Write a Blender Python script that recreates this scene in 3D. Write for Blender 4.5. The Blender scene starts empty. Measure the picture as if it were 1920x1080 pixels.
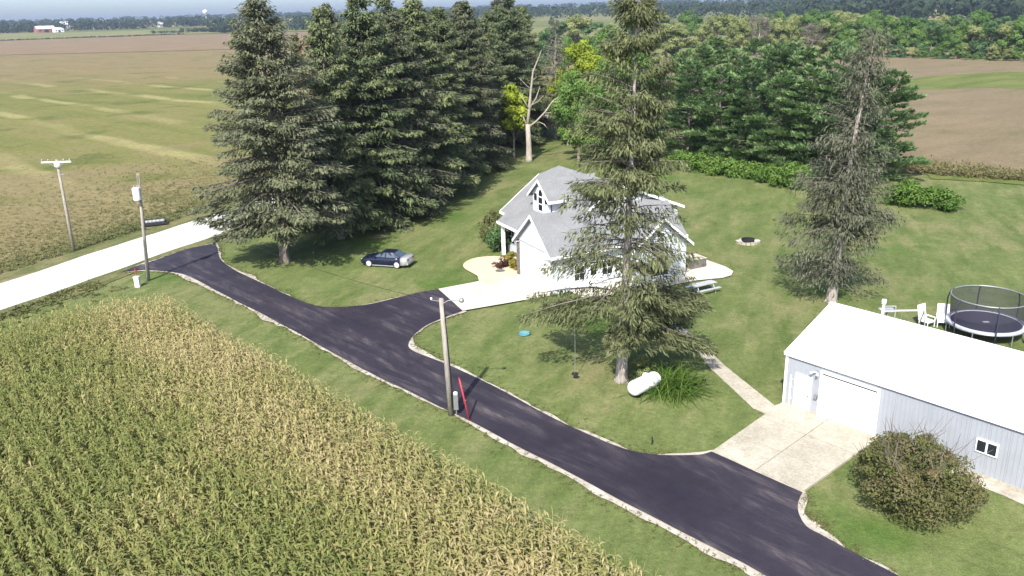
import bpy, math, random
import numpy as np
from mathutils import Matrix, Vector

# ------------------------------------------------------------------ camera, sky, sun, exposure
scene = bpy.context.scene
col = scene.collection
FPX, CAM_H = 1550.0, 22.0
ROLL = math.atan(0.0305)
PITCH = math.atan((540 - 18) * math.cos(ROLL) / FPX)
_F = np.array([0, math.cos(PITCH), -math.sin(PITCH)])
_R0 = np.array([1.0, 0, 0]); _U0 = np.array([0, math.sin(PITCH), math.cos(PITCH)])
_R = _R0 * math.cos(ROLL) - _U0 * math.sin(ROLL)
_U = _U0 * math.cos(ROLL) + _R0 * math.sin(ROLL)
CAMP = np.array([0, 0, CAM_H])
cd = bpy.data.cameras.new('camera'); cam = bpy.data.objects.new('camera', cd); col.objects.link(cam)
cd.sensor_width = 36.0; cd.lens = 36.0 * FPX / 1920.0; cd.clip_start = 0.5; cd.clip_end = 30000
cam.matrix_world = Matrix(((_R[0], _U[0], -_F[0], 0), (_R[1], _U[1], -_F[1], 0), (_R[2], _U[2], -_F[2], CAM_H), (0, 0, 0, 1)))
scene.camera = cam

SUN_EL = math.radians(46.0); SUN_AZ = math.atan2(-0.31, -0.95)      # from +Y towards +X
world = bpy.data.worlds.new('World'); scene.world = world; world.use_nodes = True
wn = world.node_tree; wn.nodes.clear()
sky = wn.nodes.new('ShaderNodeTexSky'); sky.sky_type = 'NISHITA'; sky.sun_disc = False
sky.sun_elevation = SUN_EL; sky.sun_rotation = SUN_AZ % (2 * math.pi)
sky.air_density = 0.6; sky.dust_density = 1.75; sky.ozone_density = 2.0
bg = wn.nodes.new('ShaderNodeBackground'); bg.inputs[1].default_value = 0.148
wo = wn.nodes.new('ShaderNodeOutputWorld')
wn.links.new(sky.outputs[0], bg.inputs[0]); wn.links.new(bg.outputs[0], wo.inputs[0])
ld = bpy.data.lights.new('sun', 'SUN'); ld.energy = 3.7; ld.angle = math.radians(0.6); ld.color = (1.0, 0.95, 0.87)
sun = bpy.data.objects.new('sun', ld); col.objects.link(sun)
sdir = Vector((math.sin(SUN_AZ) * math.cos(SUN_EL), math.cos(SUN_AZ) * math.cos(SUN_EL), math.sin(SUN_EL)))
sun.rotation_euler = sdir.to_track_quat('Z', 'Y').to_euler(); sun.location = (-20, -40, 80)
vs = scene.view_settings; vs.view_transform = 'Standard'; vs.look = 'None'; vs.exposure = 1.18; vs.gamma = 1.0
scene.cycles.use_denoising = True
scene.cycles.max_bounces = 6; scene.cycles.diffuse_bounces = 4; scene.cycles.glossy_bounces = 2
scene.cycles.transparent_max_bounces = 8; scene.cycles.transmission_bounces = 3; scene.cycles.volume_bounces = 0
scene.cycles.caustics_reflective = False; scene.cycles.caustics_refractive = False

# ------------------------------------------------------------------ projection helpers
def gz(x, y):
    d = np.maximum(np.hypot(x, y) - 300.0, 0)
    return 32.0 * (1 - np.exp(-(d / 2600.0) ** 2))
def ray(x, y):
    d = _F * FPX + _R * (x - 960) + _U * (540 - y)
    return d / np.linalg.norm(d)
def G(x, y, z=0.0):
    """ground point seen at photo pixel x, y (z metres above the ground)"""
    d = ray(x, y); lo, hi = 5.0, 9000.0
    if d[2] < -0.03:
        t = (z - CAM_H) / d[2]
        p = CAMP + d * t
        if math.hypot(p[0], p[1]) < 300: return p
    t = lo
    while t < hi:
        p = CAMP + d * t
        if p[2] <= gz(p[0], p[1]) + z: break
        t *= 1.01
    p = CAMP + d * t; p[2] = gz(p[0], p[1]) + z
    return p
def g2(x, y, z=0.0): return G(x, y, z)[:2]
def height_at(p, py):
    """height above p at which a vertical line through p crosses photo row py"""
    lo, hi = 0.0, 80.0
    for _ in range(45):
        m = (lo + hi) / 2; v = np.array([p[0], p[1], p[2] + m]) - CAMP
        if 540 - FPX * (v @ _U) / (v @ _F) > py: lo = m
        else: hi = m
    return lo

# ------------------------------------------------------------------ object helpers
def tag(o, label=None, cat=None, group=None, kind=None):
    if label: o['label'] = label
    if cat: o['category'] = cat
    if group: o['group'] = group
    if kind: o['kind'] = kind
    return o
def link(name, me, mat=None, parent=None, loc=None, rotz=None):
    o = bpy.data.objects.new(name, me); col.objects.link(o)
    if mat is not None and me is not None and not me.materials: me.materials.append(mat)
    if parent is not None: o.parent = parent
    if loc is not None: o.location = loc
    if rotz is not None: o.rotation_euler = (0, 0, rotz)
    return o
def thing(name, label, cat, loc=(0, 0, 0), rotz=0.0, group=None):
    o = link(name, None, None, None, tuple(float(v) for v in loc), rotz); o.empty_display_size = 0.3
    return tag(o, label, cat, group)
def copy_tree(root, loc, rotz=0.0, scale=None, label=None, group=None):
    r = root.copy(); col.objects.link(r); r.location = loc; r.rotation_euler = (0, 0, rotz)
    if scale is not None: r.scale = scale if hasattr(scale, '__len__') else (scale,) * 3
    if label: r['label'] = label
    if group: r['group'] = group
    for ch in KIDS.get(root.name, []):
        c = ch.copy(); col.objects.link(c); c.parent = r
        for gch in KIDS.get(ch.name, []):
            d = gch.copy(); col.objects.link(d); d.parent = c
    return r
KIDS = {}
def note_kids(root):
    ks = [o for o in bpy.data.objects if o.parent is root]; KIDS[root.name] = ks
    for k in ks: KIDS[k.name] = [o for o in bpy.data.objects if o.parent is k]

class MB:
    def __init__(s): s.v = []; s.f = []; s.m = []
    def add(s, vs, fs, mi=0):
        b = len(s.v); s.v += [tuple(float(c) for c in v) for v in vs]
        s.f += [tuple(i + b for i in f) for f in fs]; s.m += [mi] * len(fs); return s
    def box(s, x0, x1, y0, y1, z0, z1, mi=0):
        return s.add([(x0, y0, z0), (x1, y0, z0), (x1, y1, z0), (x0, y1, z0), (x0, y0, z1), (x1, y0, z1), (x1, y1, z1), (x0, y1, z1)],
                     [(0, 3, 2, 1), (4, 5, 6, 7), (0, 1, 5, 4), (1, 2, 6, 5), (2, 3, 7, 6), (3, 0, 4, 7)], mi)
    def tube(s, pts, rad, n=8, cap=True, mi=0):
        pts = [np.array(p, float) for p in pts]
        if not hasattr(rad, '__len__'): rad = [rad] * len(pts)
        vs, fs = [], []
        for i, p in enumerate(pts):
            t = pts[min(i + 1, len(pts) - 1)] - pts[max(i - 1, 0)]
            t = t / (np.linalg.norm(t) + 1e-9)
            a = np.array([1.0, 0, 0]) if abs(t[0]) < 0.8 else np.array([0, 1.0, 0])
            u = np.cross(t, a); u /= np.linalg.norm(u); w = np.cross(t, u)
            for k in range(n):
                an = 2 * math.pi * k / n
                vs.append(p + rad[i] * (u * math.cos(an) + w * math.sin(an)))
        for i in range(len(pts) - 1):
            for k in range(n):
                k2 = (k + 1) % n
                fs.append((i * n + k, i * n + k2, (i + 1) * n + k2, (i + 1) * n + k))
        if cap:
            fs.append(tuple(range(n))[::-1]); fs.append(tuple(range((len(pts) - 1) * n, len(pts) * n)))
        return s.add(vs, fs, mi)
    def lathe(s, prof, n=24, c=(0, 0), mi=0):
        vs, fs = [], []
        for r, z in prof:
            for k in range(n):
                a = 2 * math.pi * k / n; vs.append((c[0] + r * math.cos(a), c[1] + r * math.sin(a), z))
        for i in range(len(prof) - 1):
            for k in range(n):
                k2 = (k + 1) % n; fs.append((i * n + k, i * n + k2, (i + 1) * n + k2, (i + 1) * n + k))
        return s.add(vs, fs, mi)
    def slab(s, poly, th, mi=0):
        """3-D polygon thickened downwards along its normal"""
        P = [np.array(p, float) for p in poly]; n = np.cross(P[1] - P[0], P[2] - P[0]); n /= np.linalg.norm(n)
        if n[2] < 0: P = P[::-1]; n = -n
        k = len(P); Q = [p - n * th for p in P]
        return s.add(P + Q, [tuple(range(k)), tuple(range(2 * k - 1, k - 1, -1))] + [(i, k + i, k + (i + 1) % k, (i + 1) % k) for i in range(k)], mi)
    def prism(s, poly, z0, z1, mi=0):
        k = len(poly)
        a = sum(poly[i][0] * poly[(i + 1) % k][1] - poly[(i + 1) % k][0] * poly[i][1] for i in range(k))
        if a < 0: poly = poly[::-1]
        return s.add([(p[0], p[1], z0) for p in poly] + [(p[0], p[1], z1) for p in poly],
                     [tuple(range(k - 1, -1, -1)), tuple(range(k, 2 * k))] + [(i, (i + 1) % k, k + (i + 1) % k, k + i) for i in range(k)], mi)
    def wallpoly(s, poly, th, mi=0):
        """vertical polygon given by 3-D points, thickened along its horizontal normal"""
        P = [np.array(p, float) for p in poly]; n = np.cross(P[1] - P[0], P[2] - P[0]); n /= np.linalg.norm(n)
        k = len(P); Q = [p + n * th for p in P]
        return s.add(P + Q, [tuple(range(k - 1, -1, -1)), tuple(range(k, 2 * k))] + [(i, (i + 1) % k, k + (i + 1) % k, k + i) for i in range(k)], mi)
    def mesh(s, name, smooth=False):
        me = bpy.data.meshes.new(name); me.from_pydata(s.v, [], s.f)
        if any(s.m): me.polygons.foreach_set('material_index', s.m)
        if smooth: me.polygons.foreach_set('use_smooth', [True] * len(me.polygons))
        me.update(); return me
    def build(s, name, mat, parent=None, smooth=False, loc=None, rotz=None):
        me = s.mesh(name, smooth)
        for m in (mat if isinstance(mat, (list, tuple)) else [mat]): me.materials.append(m)
        return link(name, me, None, parent, loc, rotz)

def np_mesh(name, V, F, tint=None, mats=None, midx=None):
    """V (n,3); F (m,4) quads"""
    me = bpy.data.meshes.new(name); n, m = len(V), len(F)
    me.vertices.add(n); me.vertices.foreach_set('co', np.ascontiguousarray(V, dtype=np.float32).ravel())
    me.loops.add(m * 4); me.loops.foreach_set('vertex_index', np.ascontiguousarray(F, dtype=np.int32).ravel())
    me.polygons.add(m); me.polygons.foreach_set('loop_start', np.arange(0, m * 4, 4, dtype=np.int32))
    if midx is not None: me.polygons.foreach_set('material_index', np.asarray(midx, dtype=np.int32))
    if tint is not None:
        a = me.attributes.new('tint', 'FLOAT', 'POINT'); a.data.foreach_set('value', np.asarray(tint, dtype=np.float32))
    me.update(calc_edges=True)
    for mt in mats or []: me.materials.append(mt)
    return me

# ------------------------------------------------------------------ materials
def nodes(name):
    m = bpy.data.materials.new(name); m.use_nodes = True; nt = m.node_tree
    return m, nt, nt.nodes['Principled BSDF']
def N(nt, t, **kw):
    n = nt.nodes.new(t)
    for k, v in kw.items():
        if isinstance(k, str) and hasattr(n, k): setattr(n, k, v)
    return n
def rgba(c): return (c[0], c[1], c[2], 1.0)
def ramp(nt, fac, stops):
    r = nt.nodes.new('ShaderNodeValToRGB'); e = r.color_ramp.elements
    while len(e) < len(stops): e.new(0.5)
    for i, (p, c) in enumerate(stops): e[i].position = p; e[i].color = rgba(c)
    nt.links.new(fac, r.inputs[0]); return r.outputs[0]
def noise(nt, vec, scale, detail=4, rough=0.55):
    n = nt.nodes.new('ShaderNodeTexNoise'); n.inputs['Scale'].default_value = scale
    n.inputs['Detail'].default_value = detail; n.inputs['Roughness'].default_value = rough
    if vec is not None: nt.links.new(vec, n.inputs['Vector'])
    return n.outputs['Fac']
def mixc(nt, fac, a, b, mode='MIX'):
    m = nt.nodes.new('ShaderNodeMix'); m.data_type = 'RGBA'; m.blend_type = mode
    for val, idx in ((fac, 0), (a, 6), (b, 7)):
        if isinstance(val, (int, float)): m.inputs[idx].default_value = val
        elif isinstance(val, tuple): m.inputs[idx].default_value = rgba(val)
        else: nt.links.new(val, m.inputs[idx])
    return m.outputs[2]
def math_(nt, op, a, b=0.0, clamp=False):
    m = nt.nodes.new('ShaderNodeMath'); m.operation = op; m.use_clamp = clamp
    for i, v in enumerate((a, b)):
        if isinstance(v, (int, float)): m.inputs[i].default_value = v
        else: nt.links.new(v, m.inputs[i])
    return m.outputs[0]
def coords(nt, which='Object', rotz=0.0, scale=(1, 1, 1)):
    tc = nt.nodes.new('ShaderNodeTexCoord'); mp = nt.nodes.new('ShaderNodeMapping')
    mp.inputs['Rotation'].default_value = (0, 0, rotz); mp.inputs['Scale'].default_value = scale
    mp.inputs['Scale'].default_value = (1, 1, 1); nt.links.new(tc.outputs[which], mp.inputs[0])
    if tuple(scale) == (1, 1, 1): return mp.outputs[0]
    m2 = nt.nodes.new('ShaderNodeMapping'); m2.inputs['Scale'].default_value = scale; nt.links.new(mp.outputs[0], m2.inputs[0]); return m2.outputs[0]
def bump(nt, bsdf, h, strength=0.4, dist=0.05):
    b = nt.nodes.new('ShaderNodeBump'); b.inputs['Strength'].default_value = strength; b.inputs['Distance'].default_value = dist
    nt.links.new(h, b.inputs['Height']); nt.links.new(b.outputs[0], bsdf.inputs['Normal'])

def simple(name, c, rough=0.6, metal=0.0, var=0.12, scale=6.0, spec=0.3):
    m, nt, b = nodes(name); v = coords(nt)
    n = noise(nt, v, scale, 3)
    lo = tuple(x * (1 - var) for x in c); hi = tuple(min(1, x * (1 + var)) for x in c)
    nt.links.new(ramp(nt, n, [(0.3, lo), (0.7, hi)]), b.inputs['Base Color'])
    b.inputs['Roughness'].default_value = rough; b.inputs['Metallic'].default_value = metal; b.inputs['Specular IOR Level'].default_value = spec
    return m
def foliage(name, dark, mid, light, transl=0.28, hue_noise=None):
    m, nt, b = nodes(name)
    at = nt.nodes.new('ShaderNodeAttribute'); at.attribute_name = 'tint'
    oi = nt.nodes.new('ShaderNodeObjectInfo')
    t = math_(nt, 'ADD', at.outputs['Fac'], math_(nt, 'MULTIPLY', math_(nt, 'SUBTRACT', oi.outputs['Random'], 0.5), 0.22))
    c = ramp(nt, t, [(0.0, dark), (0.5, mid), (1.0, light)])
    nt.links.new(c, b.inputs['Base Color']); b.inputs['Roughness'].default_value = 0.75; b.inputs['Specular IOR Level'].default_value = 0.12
    tr = nt.nodes.new('ShaderNodeBsdfTranslucent'); nt.links.new(c, tr.inputs[0])
    mx = nt.nodes.new('ShaderNodeMixShader'); mx.inputs[0].default_value = transl
    out = nt.nodes['Material Output']
    nt.links.new(b.outputs[0], mx.inputs[1]); nt.links.new(tr.outputs[0], mx.inputs[2]); nt.links.new(mx.outputs[0], out.inputs[0])
    return m
def bark(name, a, b_, scale=3.0):
    m, nt, b = nodes(name); v = coords(nt, scale=(1, 1, 0.18)); n = noise(nt, v, scale * 2, 6, 0.7)
    nt.links.new(ramp(nt, n, [(0.3, a), (0.7, b_)]), b.inputs['Base Color']); b.inputs['Roughness'].default_value = 0.9; b.inputs['Specular IOR Level'].default_value = 0.1
    bump(nt, b, n, 0.8, 0.05); return m

def grass_mat(name, green, light, dry, big=0.05, dry_amt=0.5, streak=0.0, lush=None):
    m, nt, b = nodes(name); v = coords(nt)
    vs_ = coords(nt, rotz=streak, scale=(1.0, 0.28, 1.0))
    n1 = noise(nt, v, big, 5, 0.6); n2 = noise(nt, vs_, big * 9, 5, 0.65); n3 = noise(nt, v, 3.5, 4, 0.7); n4 = noise(nt, v, 16, 2, 0.6)
    c = ramp(nt, n2, [(0.32, green), (0.68, light)])
    f = ramp(nt, math_(nt, 'ADD', math_(nt, 'MULTIPLY', n1, 0.6), math_(nt, 'MULTIPLY', n2, 0.4)), [(0.62 - 0.22 * dry_amt, (0, 0, 0)), (0.8 - 0.2 * dry_amt, (1, 1, 1))])
    c = mixc(nt, f, c, dry)
    if lush:
        n5 = noise(nt, v, big * 1.7, 3, 0.5)
        c = mixc(nt, ramp(nt, n5, [(0.58, (0, 0, 0)), (0.7, (1, 1, 1))]), c, lush)
    fine = math_(nt, 'ADD', math_(nt, 'MULTIPLY', n3, 0.55), math_(nt, 'MULTIPLY', n4, 0.45))
    c = mixc(nt, 1.0, c, ramp(nt, fine, [(0.3, (0.62, 0.62, 0.62)), (0.7, (1.25, 1.25, 1.2))]), 'MULTIPLY')
    c = mixc(nt, 1.0, c, ramp(nt, noise(nt, v, 1.0, 6, 0.75), [(0.3, (0.8, 0.8, 0.78)), (0.7, (1.18, 1.18, 1.16))]), 'MULTIPLY')
    nt.links.new(c, b.inputs['Base Color']); b.inputs['Roughness'].default_value = 0.9; b.inputs['Specular IOR Level'].default_value = 0.08
    bump(nt, b, fine, 0.7, 0.12); return m

M = {}
M['lawn'] = grass_mat('lawn_grass', (0.085, 0.118, 0.036), (0.15, 0.176, 0.068), (0.2, 0.182, 0.095), 0.06, 0.57, 0.35, (0.068, 0.122, 0.026))
M['hay'] = None
M['beans'] = grass_mat('bean_stubble', (0.175, 0.128, 0.08), (0.225, 0.168, 0.104), (0.21, 0.168, 0.098), 0.01, 0.4, 0.3)
M['tan'] = grass_mat('tan_crop', (0.16, 0.13, 0.08), (0.2, 0.16, 0.102), (0.214, 0.169, 0.108), 0.02, 0.5, 1.0, (0.13, 0.125, 0.058))
M['strip'] = grass_mat('green_strip', (0.085, 0.115, 0.03), (0.15, 0.17, 0.055), (0.18, 0.165, 0.075), 0.02, 0.4, 1.0)
M['farfield'] = grass_mat('far_field', (0.14, 0.15, 0.055), (0.2, 0.2, 0.085), (0.25, 0.22, 0.12), 0.006, 0.5, 0.2)
M['soil'] = grass_mat('corn_soil', (0.10, 0.085, 0.05), (0.15, 0.12, 0.07), (0.17, 0.14, 0.09), 0.2, 0.4)
M['verge'] = grass_mat('verge_grass', (0.085, 0.105, 0.035), (0.15, 0.155, 0.07), (0.21, 0.18, 0.10), 0.09, 0.7, 0.4)

M['worn'] = grass_mat('worn_grass', (0.115, 0.125, 0.048), (0.18, 0.175, 0.08), (0.26, 0.225, 0.14), 0.35, 0.75, 0.4)

def ground_mat():
    m, nt, b = nodes('patchwork_ground'); v = coords(nt)
    vo = nt.nodes.new('ShaderNodeTexVoronoi'); vo.inputs['Scale'].default_value = 1 / 330.0; vo.distance = 'MANHATTAN'
    nt.links.new(v, vo.inputs['Vector'])
    sp = nt.nodes.new('ShaderNodeSeparateColor'); nt.links.new(vo.outputs['Color'], sp.inputs[0])
    c = ramp(nt, sp.outputs[0], [(0.0, (0.075, 0.1, 0.035)), (0.3, (0.15, 0.16, 0.06)), (0.55, (0.2, 0.175, 0.09)), (0.75, (0.11, 0.13, 0.045)), (0.9, (0.25, 0.215, 0.12))])
    n = noise(nt, v, 0.03, 6, 0.7)
    c = mixc(nt, 1.0, c, ramp(nt, n, [(0.3, (0.75, 0.75, 0.75)), (0.7, (1.2, 1.2, 1.15))]), 'MULTIPLY')
    nt.links.new(c, b.inputs['Base Color']); b.inputs['Roughness'].default_value = 0.95; b.inputs['Specular IOR Level'].default_value = 0.05
    return m
M['ground'] = ground_mat()

def hay_mat(ang, spacing, x0):
    m, nt, b = nodes('mown_hay'); v = coords(nt)
    vr = coords(nt, rotz=ang)
    sp = nt.nodes.new('ShaderNodeSeparateXYZ'); nt.links.new(vr, sp.inputs[0])
    wob = noise(nt, v, 0.02, 3, 0.5)
    ph = math_(nt, 'ADD', math_(nt, 'MULTIPLY', sp.outputs[1], 2 * math.pi / spacing), math_(nt, 'MULTIPLY', wob, 5.0))
    s = math_(nt, 'MULTIPLY', math_(nt, 'ADD', math_(nt, 'SINE', ph), 1.0), 0.5)
    long_ = coords(nt, rotz=ang, scale=(0.012, 0.11, 1))
    st = noise(nt, long_, 1.0, 5, 0.65)
    n1 = noise(nt, v, 0.018, 5, 0.6); n3 = noise(nt, v, 0.9, 5, 0.75); n5 = noise(nt, v, 0.06, 4, 0.6)
    base = ramp(nt, math_(nt, 'ADD', math_(nt, 'MULTIPLY', st, 0.5), math_(nt, 'MULTIPLY', n1, 0.5)), [(0.36, (0.098, 0.118, 0.034)), (0.52, (0.15, 0.152, 0.053)), (0.66, (0.19, 0.163, 0.078))])
    streak = math_(nt, 'MULTIPLY', ramp(nt, s, [(0.86, (0, 0, 0)), (0.98, (1, 1, 1))]), ramp(nt, noise(nt, v, 0.025, 2), [(0.42, (0, 0, 0)), (0.56, (1, 1, 1))]))
    c = mixc(nt, math_(nt, 'MULTIPLY', streak, 0.75), base, (0.27, 0.25, 0.115))
    # far part of the field is dry and tan, nearer part green with weedy patches
    oc = coords(nt); so = nt.nodes.new('ShaderNodeSeparateXYZ'); nt.links.new(oc, so.inputs[0])
    far = math_(nt, 'ADD', math_(nt, 'MULTIPLY', so.outputs[1], 1 / 420.0), math_(nt, 'MULTIPLY', math_(nt, 'SUBTRACT', n1, 0.5), 0.7))
    c = mixc(nt, ramp(nt, far, [(0.62, (0, 0, 0)), (0.95, (0.85, 0.85, 0.85))]), c, (0.19, 0.15, 0.082))
    near = math_(nt, 'ADD', math_(nt, 'MULTIPLY', so.outputs[1], 1 / 150.0), math_(nt, 'MULTIPLY', math_(nt, 'SUBTRACT', n5, 0.5), 1.1))
    c = mixc(nt, ramp(nt, near, [(0.78, (0.8, 0.8, 0.8)), (1.12, (0, 0, 0))]), c, (0.19, 0.158, 0.085))
    c = mixc(nt, ramp(nt, n5, [(0.56, (0, 0, 0)), (0.66, (0.6, 0.6, 0.6))]), c, (0.072, 0.092, 0.028))
    c = mixc(nt, 1.0, c, ramp(nt, n3, [(0.3, (0.72, 0.72, 0.7)), (0.7, (1.22, 1.2, 1.15))]), 'MULTIPLY')
    nt.links.new(c, b.inputs['Base Color']); b.inputs['Roughness'].default_value = 0.95; b.inputs['Specular IOR Level'].default_value = 0.05
    bump(nt, b, n3, 0.6, 0.3); return m

def asphalt_mat(rot):
    m, nt, b = nodes('fresh_asphalt'); v = coords(nt)
    vl = coords(nt, rotz=rot, scale=(0.10, 0.9, 1)); vl2 = coords(nt, rotz=rot + 0.35, scale=(0.12, 0.8, 1)); vl3 = coords(nt, rotz=rot - 0.12, scale=(0.05, 2.4, 1))
    st = noise(nt, vl, 1.3, 6, 0.7); st2 = noise(nt, vl2, 1.6, 6, 0.7); st3 = noise(nt, vl3, 1.4, 6, 0.75); n1 = noise(nt, v, 0.11, 4, 0.6); n2 = noise(nt, v, 25, 2, 0.6); n3 = noise(nt, v, 1.6, 5, 0.7)
    c = ramp(nt, n1, [(0.35, (0.018, 0.0152, 0.0235)), (0.65, (0.03, 0.0255, 0.036))])
    big = ramp(nt, n1, [(0.40, (0.08, 0.08, 0.08)), (0.56, (1, 1, 1))])
    dust = math_(nt, 'MULTIPLY', ramp(nt, st, [(0.47, (0, 0, 0)), (0.72, (1, 1, 1))]), ramp(nt, st2, [(0.40, (0.1, 0.1, 0.1)), (0.66, (1, 1, 1))]))
    thin = math_(nt, 'MULTIPLY', ramp(nt, st3, [(0.58, (0, 0, 0)), (0.74, (1, 1, 1))]), 0.5)
    d = math_(nt, 'MULTIPLY', math_(nt, 'ADD', dust, thin), big)
    c = mixc(nt, math_(nt, 'MULTIPLY', d, 0.75, True), c, (0.19, 0.165, 0.155))
    c = mixc(nt, 1.0, c, ramp(nt, n3, [(0.3, (0.86, 0.86, 0.86)), (0.7, (1.14, 1.14, 1.14))]), 'MULTIPLY')
    c = mixc(nt, 1.0, c, ramp(nt, n2, [(0.3, (0.8, 0.8, 0.8)), (0.7, (1.2, 1.2, 1.2))]), 'MULTIPLY')
    nt.links.new(c, b.inputs['Base Color']); b.inputs['Roughness'].default_value = 0.72; b.inputs['Specular IOR Level'].default_value = 0.25
    bump(nt, b, n2, 0.35, 0.01); return m
def stone_mat(name, a, b_, scale=0.5, fine=14, rough=0.85, stain=None):
    m, nt, b = nodes(name); v = coords(nt)
    n1 = noise(nt, v, scale, 5, 0.62); n2 = noise(nt, v, fine, 3, 0.65)
    c = ramp(nt, n1, [(0.33, a), (0.67, b_)])
    if stain:
        n3 = noise(nt, v, scale * 2.3, 6, 0.7); c = mixc(nt, ramp(nt, n3, [(0.55, (0, 0, 0)), (0.72, (0.6, 0.6, 0.6))]), c, stain)
    c = mixc(nt, 1.0, c, ramp(nt, n2, [(0.3, (0.82, 0.82, 0.82)), (0.7, (1.12, 1.12, 1.12))]), 'MULTIPLY')
    nt.links.new(c, b.inputs['Base Color']); b.inputs['Roughness'].default_value = rough; b.inputs['Specular IOR Level'].default_value = 0.15
    bump(nt, b, n2, 0.3, 0.015); return m
M['gravel'] = stone_mat('white_gravel', (0.46, 0.44, 0.41), (0.6, 0.585, 0.56), 0.35, 9)
M['shoulder'] = stone_mat('gravel_edge', (0.30, 0.27, 0.22), (0.46, 0.43, 0.37), 0.8, 6)
M['concrete_new'] = stone_mat('new_concrete', (0.46, 0.42, 0.35), (0.56, 0.52, 0.44), 0.3, 10)
M['concrete_tan'] = stone_mat('tan_concrete', (0.50, 0.41, 0.28), (0.58, 0.49, 0.35), 0.4, 10)
M['concrete_old'] = stone_mat('old_concrete', (0.31, 0.285, 0.225), (0.43, 0.40, 0.325), 0.5, 8, stain=(0.24, 0.21, 0.16))
M['white_paint'] = simple('white_paint', (0.78, 0.78, 0.79), 0.45, 0, 0.03, 1.5)
M['white_trim'] = simple('white_trim', (0.8, 0.8, 0.8), 0.5, 0, 0.02)
M['siding'] = simple('white_siding', (0.52, 0.555, 0.59), 0.6, 0, 0.03, 1.2)
M['shingle'] = stone_mat('grey_shingle', (0.178, 0.183, 0.186), (0.215, 0.22, 0.222), 0.8, 9)
M['glass'] = simple('dark_glass', (0.02, 0.024, 0.03), 0.08, 0, 0.1, 2, 0.6)
M['steel_blue'] = simple('pale_blue_steel', (0.30, 0.32, 0.352), 0.5, 0.0, 0.05, 0.8)
M['roof_white'] = simple('white_steel_roof', (0.78, 0.785, 0.79), 0.4, 0.0, 0.03, 0.6)
M['dark'] = simple('dark_rubber', (0.015, 0.015, 0.017), 0.8)
M['grey_metal'] = simple('grey_metal', (0.32, 0.33, 0.34), 0.45, 0.6)
M['pole_wood'] = bark('weathered_pole', (0.20, 0.18, 0.15), (0.37, 0.345, 0.30), 6)
M['dark_stone'] = stone_mat('grey_stone', (0.085, 0.08, 0.075), (0.19, 0.175, 0.165), 3.0, 9)
M['red'] = simple('red_paint', (0.34, 0.035, 0.045), 0.5)
M['teal'] = simple('teal_plastic', (0.09, 0.24, 0.27), 0.4)
M['spruce_bark'] = bark('spruce_bark', (0.14, 0.115, 0.095), (0.33, 0.29, 0.25))
M['grey_bark'] = bark('grey_bark', (0.19, 0.168, 0.148), (0.40, 0.36, 0.325))
M['twig_bark'] = bark('twig_bark', (0.10, 0.085, 0.07), (0.2, 0.175, 0.15))
M['dead_bark'] = bark('dead_wood', (0.22, 0.195, 0.16), (0.42, 0.38, 0.32))
M['spruce_a'] = foliage('olive_spruce_needles', (0.077, 0.089, 0.049), (0.130, 0.146, 0.085), (0.222, 0.236, 0.134))
M['spruce_b'] = foliage('dark_spruce_needles', (0.056, 0.083, 0.043), (0.109, 0.142, 0.070), (0.224, 0.251, 0.109))
M['spruce_c'] = foliage('grey_spruce_needles', (0.070, 0.081, 0.036), (0.123, 0.140, 0.065), (0.199, 0.215, 0.104))
M['spruce_g'] = foliage('thin_grey_needles', (0.08, 0.088, 0.058), (0.135, 0.144, 0.095), (0.195, 0.202, 0.138))
M['red_needles'] = foliage('rusty_needles', (0.09, 0.06, 0.04), (0.15, 0.095, 0.06), (0.2, 0.13, 0.08))
M['pine'] = foliage('pine_needles', (0.086, 0.147, 0.060), (0.161, 0.259, 0.098), (0.247, 0.345, 0.144), 0.4)
M['leaf_mid'] = foliage('mid_green_leaves', (0.053, 0.107, 0.026), (0.116, 0.204, 0.050), (0.212, 0.301, 0.079))
M['leaf_olive'] = foliage('olive_leaves', (0.094, 0.121, 0.041), (0.186, 0.223, 0.079), (0.307, 0.325, 0.131))
M['leaf_dark'] = foliage('dark_leaves', (0.040, 0.084, 0.036), (0.084, 0.156, 0.059), (0.160, 0.240, 0.090))
M['leaf_yellow'] = foliage('yellow_green_leaves', (0.128, 0.184, 0.019), (0.256, 0.320, 0.032), (0.400, 0.416, 0.056))
M['leaf_grey'] = foliage('grey_twigs', (0.108, 0.096, 0.074), (0.180, 0.162, 0.126), (0.252, 0.228, 0.180))
M['bush'] = foliage('bush_leaves', (0.07, 0.09, 0.028), (0.118, 0.13, 0.046), (0.17, 0.128, 0.075))
M['hedge'] = foliage('hedge_leaves', (0.052, 0.103, 0.021), (0.103, 0.184, 0.034), (0.172, 0.247, 0.057))
M['weed'] = foliage('weed_leaves', (0.1, 0.125, 0.042), (0.165, 0.168, 0.068), (0.235, 0.19, 0.1), 0.35)
M['corn'] = foliage('corn_leaves', (0.115, 0.165, 0.045), (0.265, 0.275, 0.095), (0.46, 0.385, 0.205), 0.35)
M['blade'] = foliage('lily_blades', (0.04, 0.09, 0.015), (0.085, 0.15, 0.025), (0.15, 0.2, 0.05))

rng = np.random.default_rng(11)
PI = math.pi

# ------------------------------------------------------------------ ground and fields
def make_ground():
    rr = [0, 60, 140, 220, 300] + list(range(340, 2000, 40)) + list(range(2000, 6001, 200)) + [7000, 8500, 10500]
    na = 144; V = []; F = []
    for r in rr:
        for k in range(na):
            a = 2 * PI * k / na; x, y = r * math.cos(a), r * math.sin(a); V.append((x, y, gz(x, y)))
    for i in range(len(rr) - 1):
        for k in range(na):
            k2 = (k + 1) % na; F.append((i * na + k, (i + 1) * na + k, (i + 1) * na + k2, i * na + k2))
    o = link('ground', np_mesh('ground', np.array(V), np.array(F), mats=[M['ground']])); tag(o, kind='structure')
make_ground()

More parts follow.
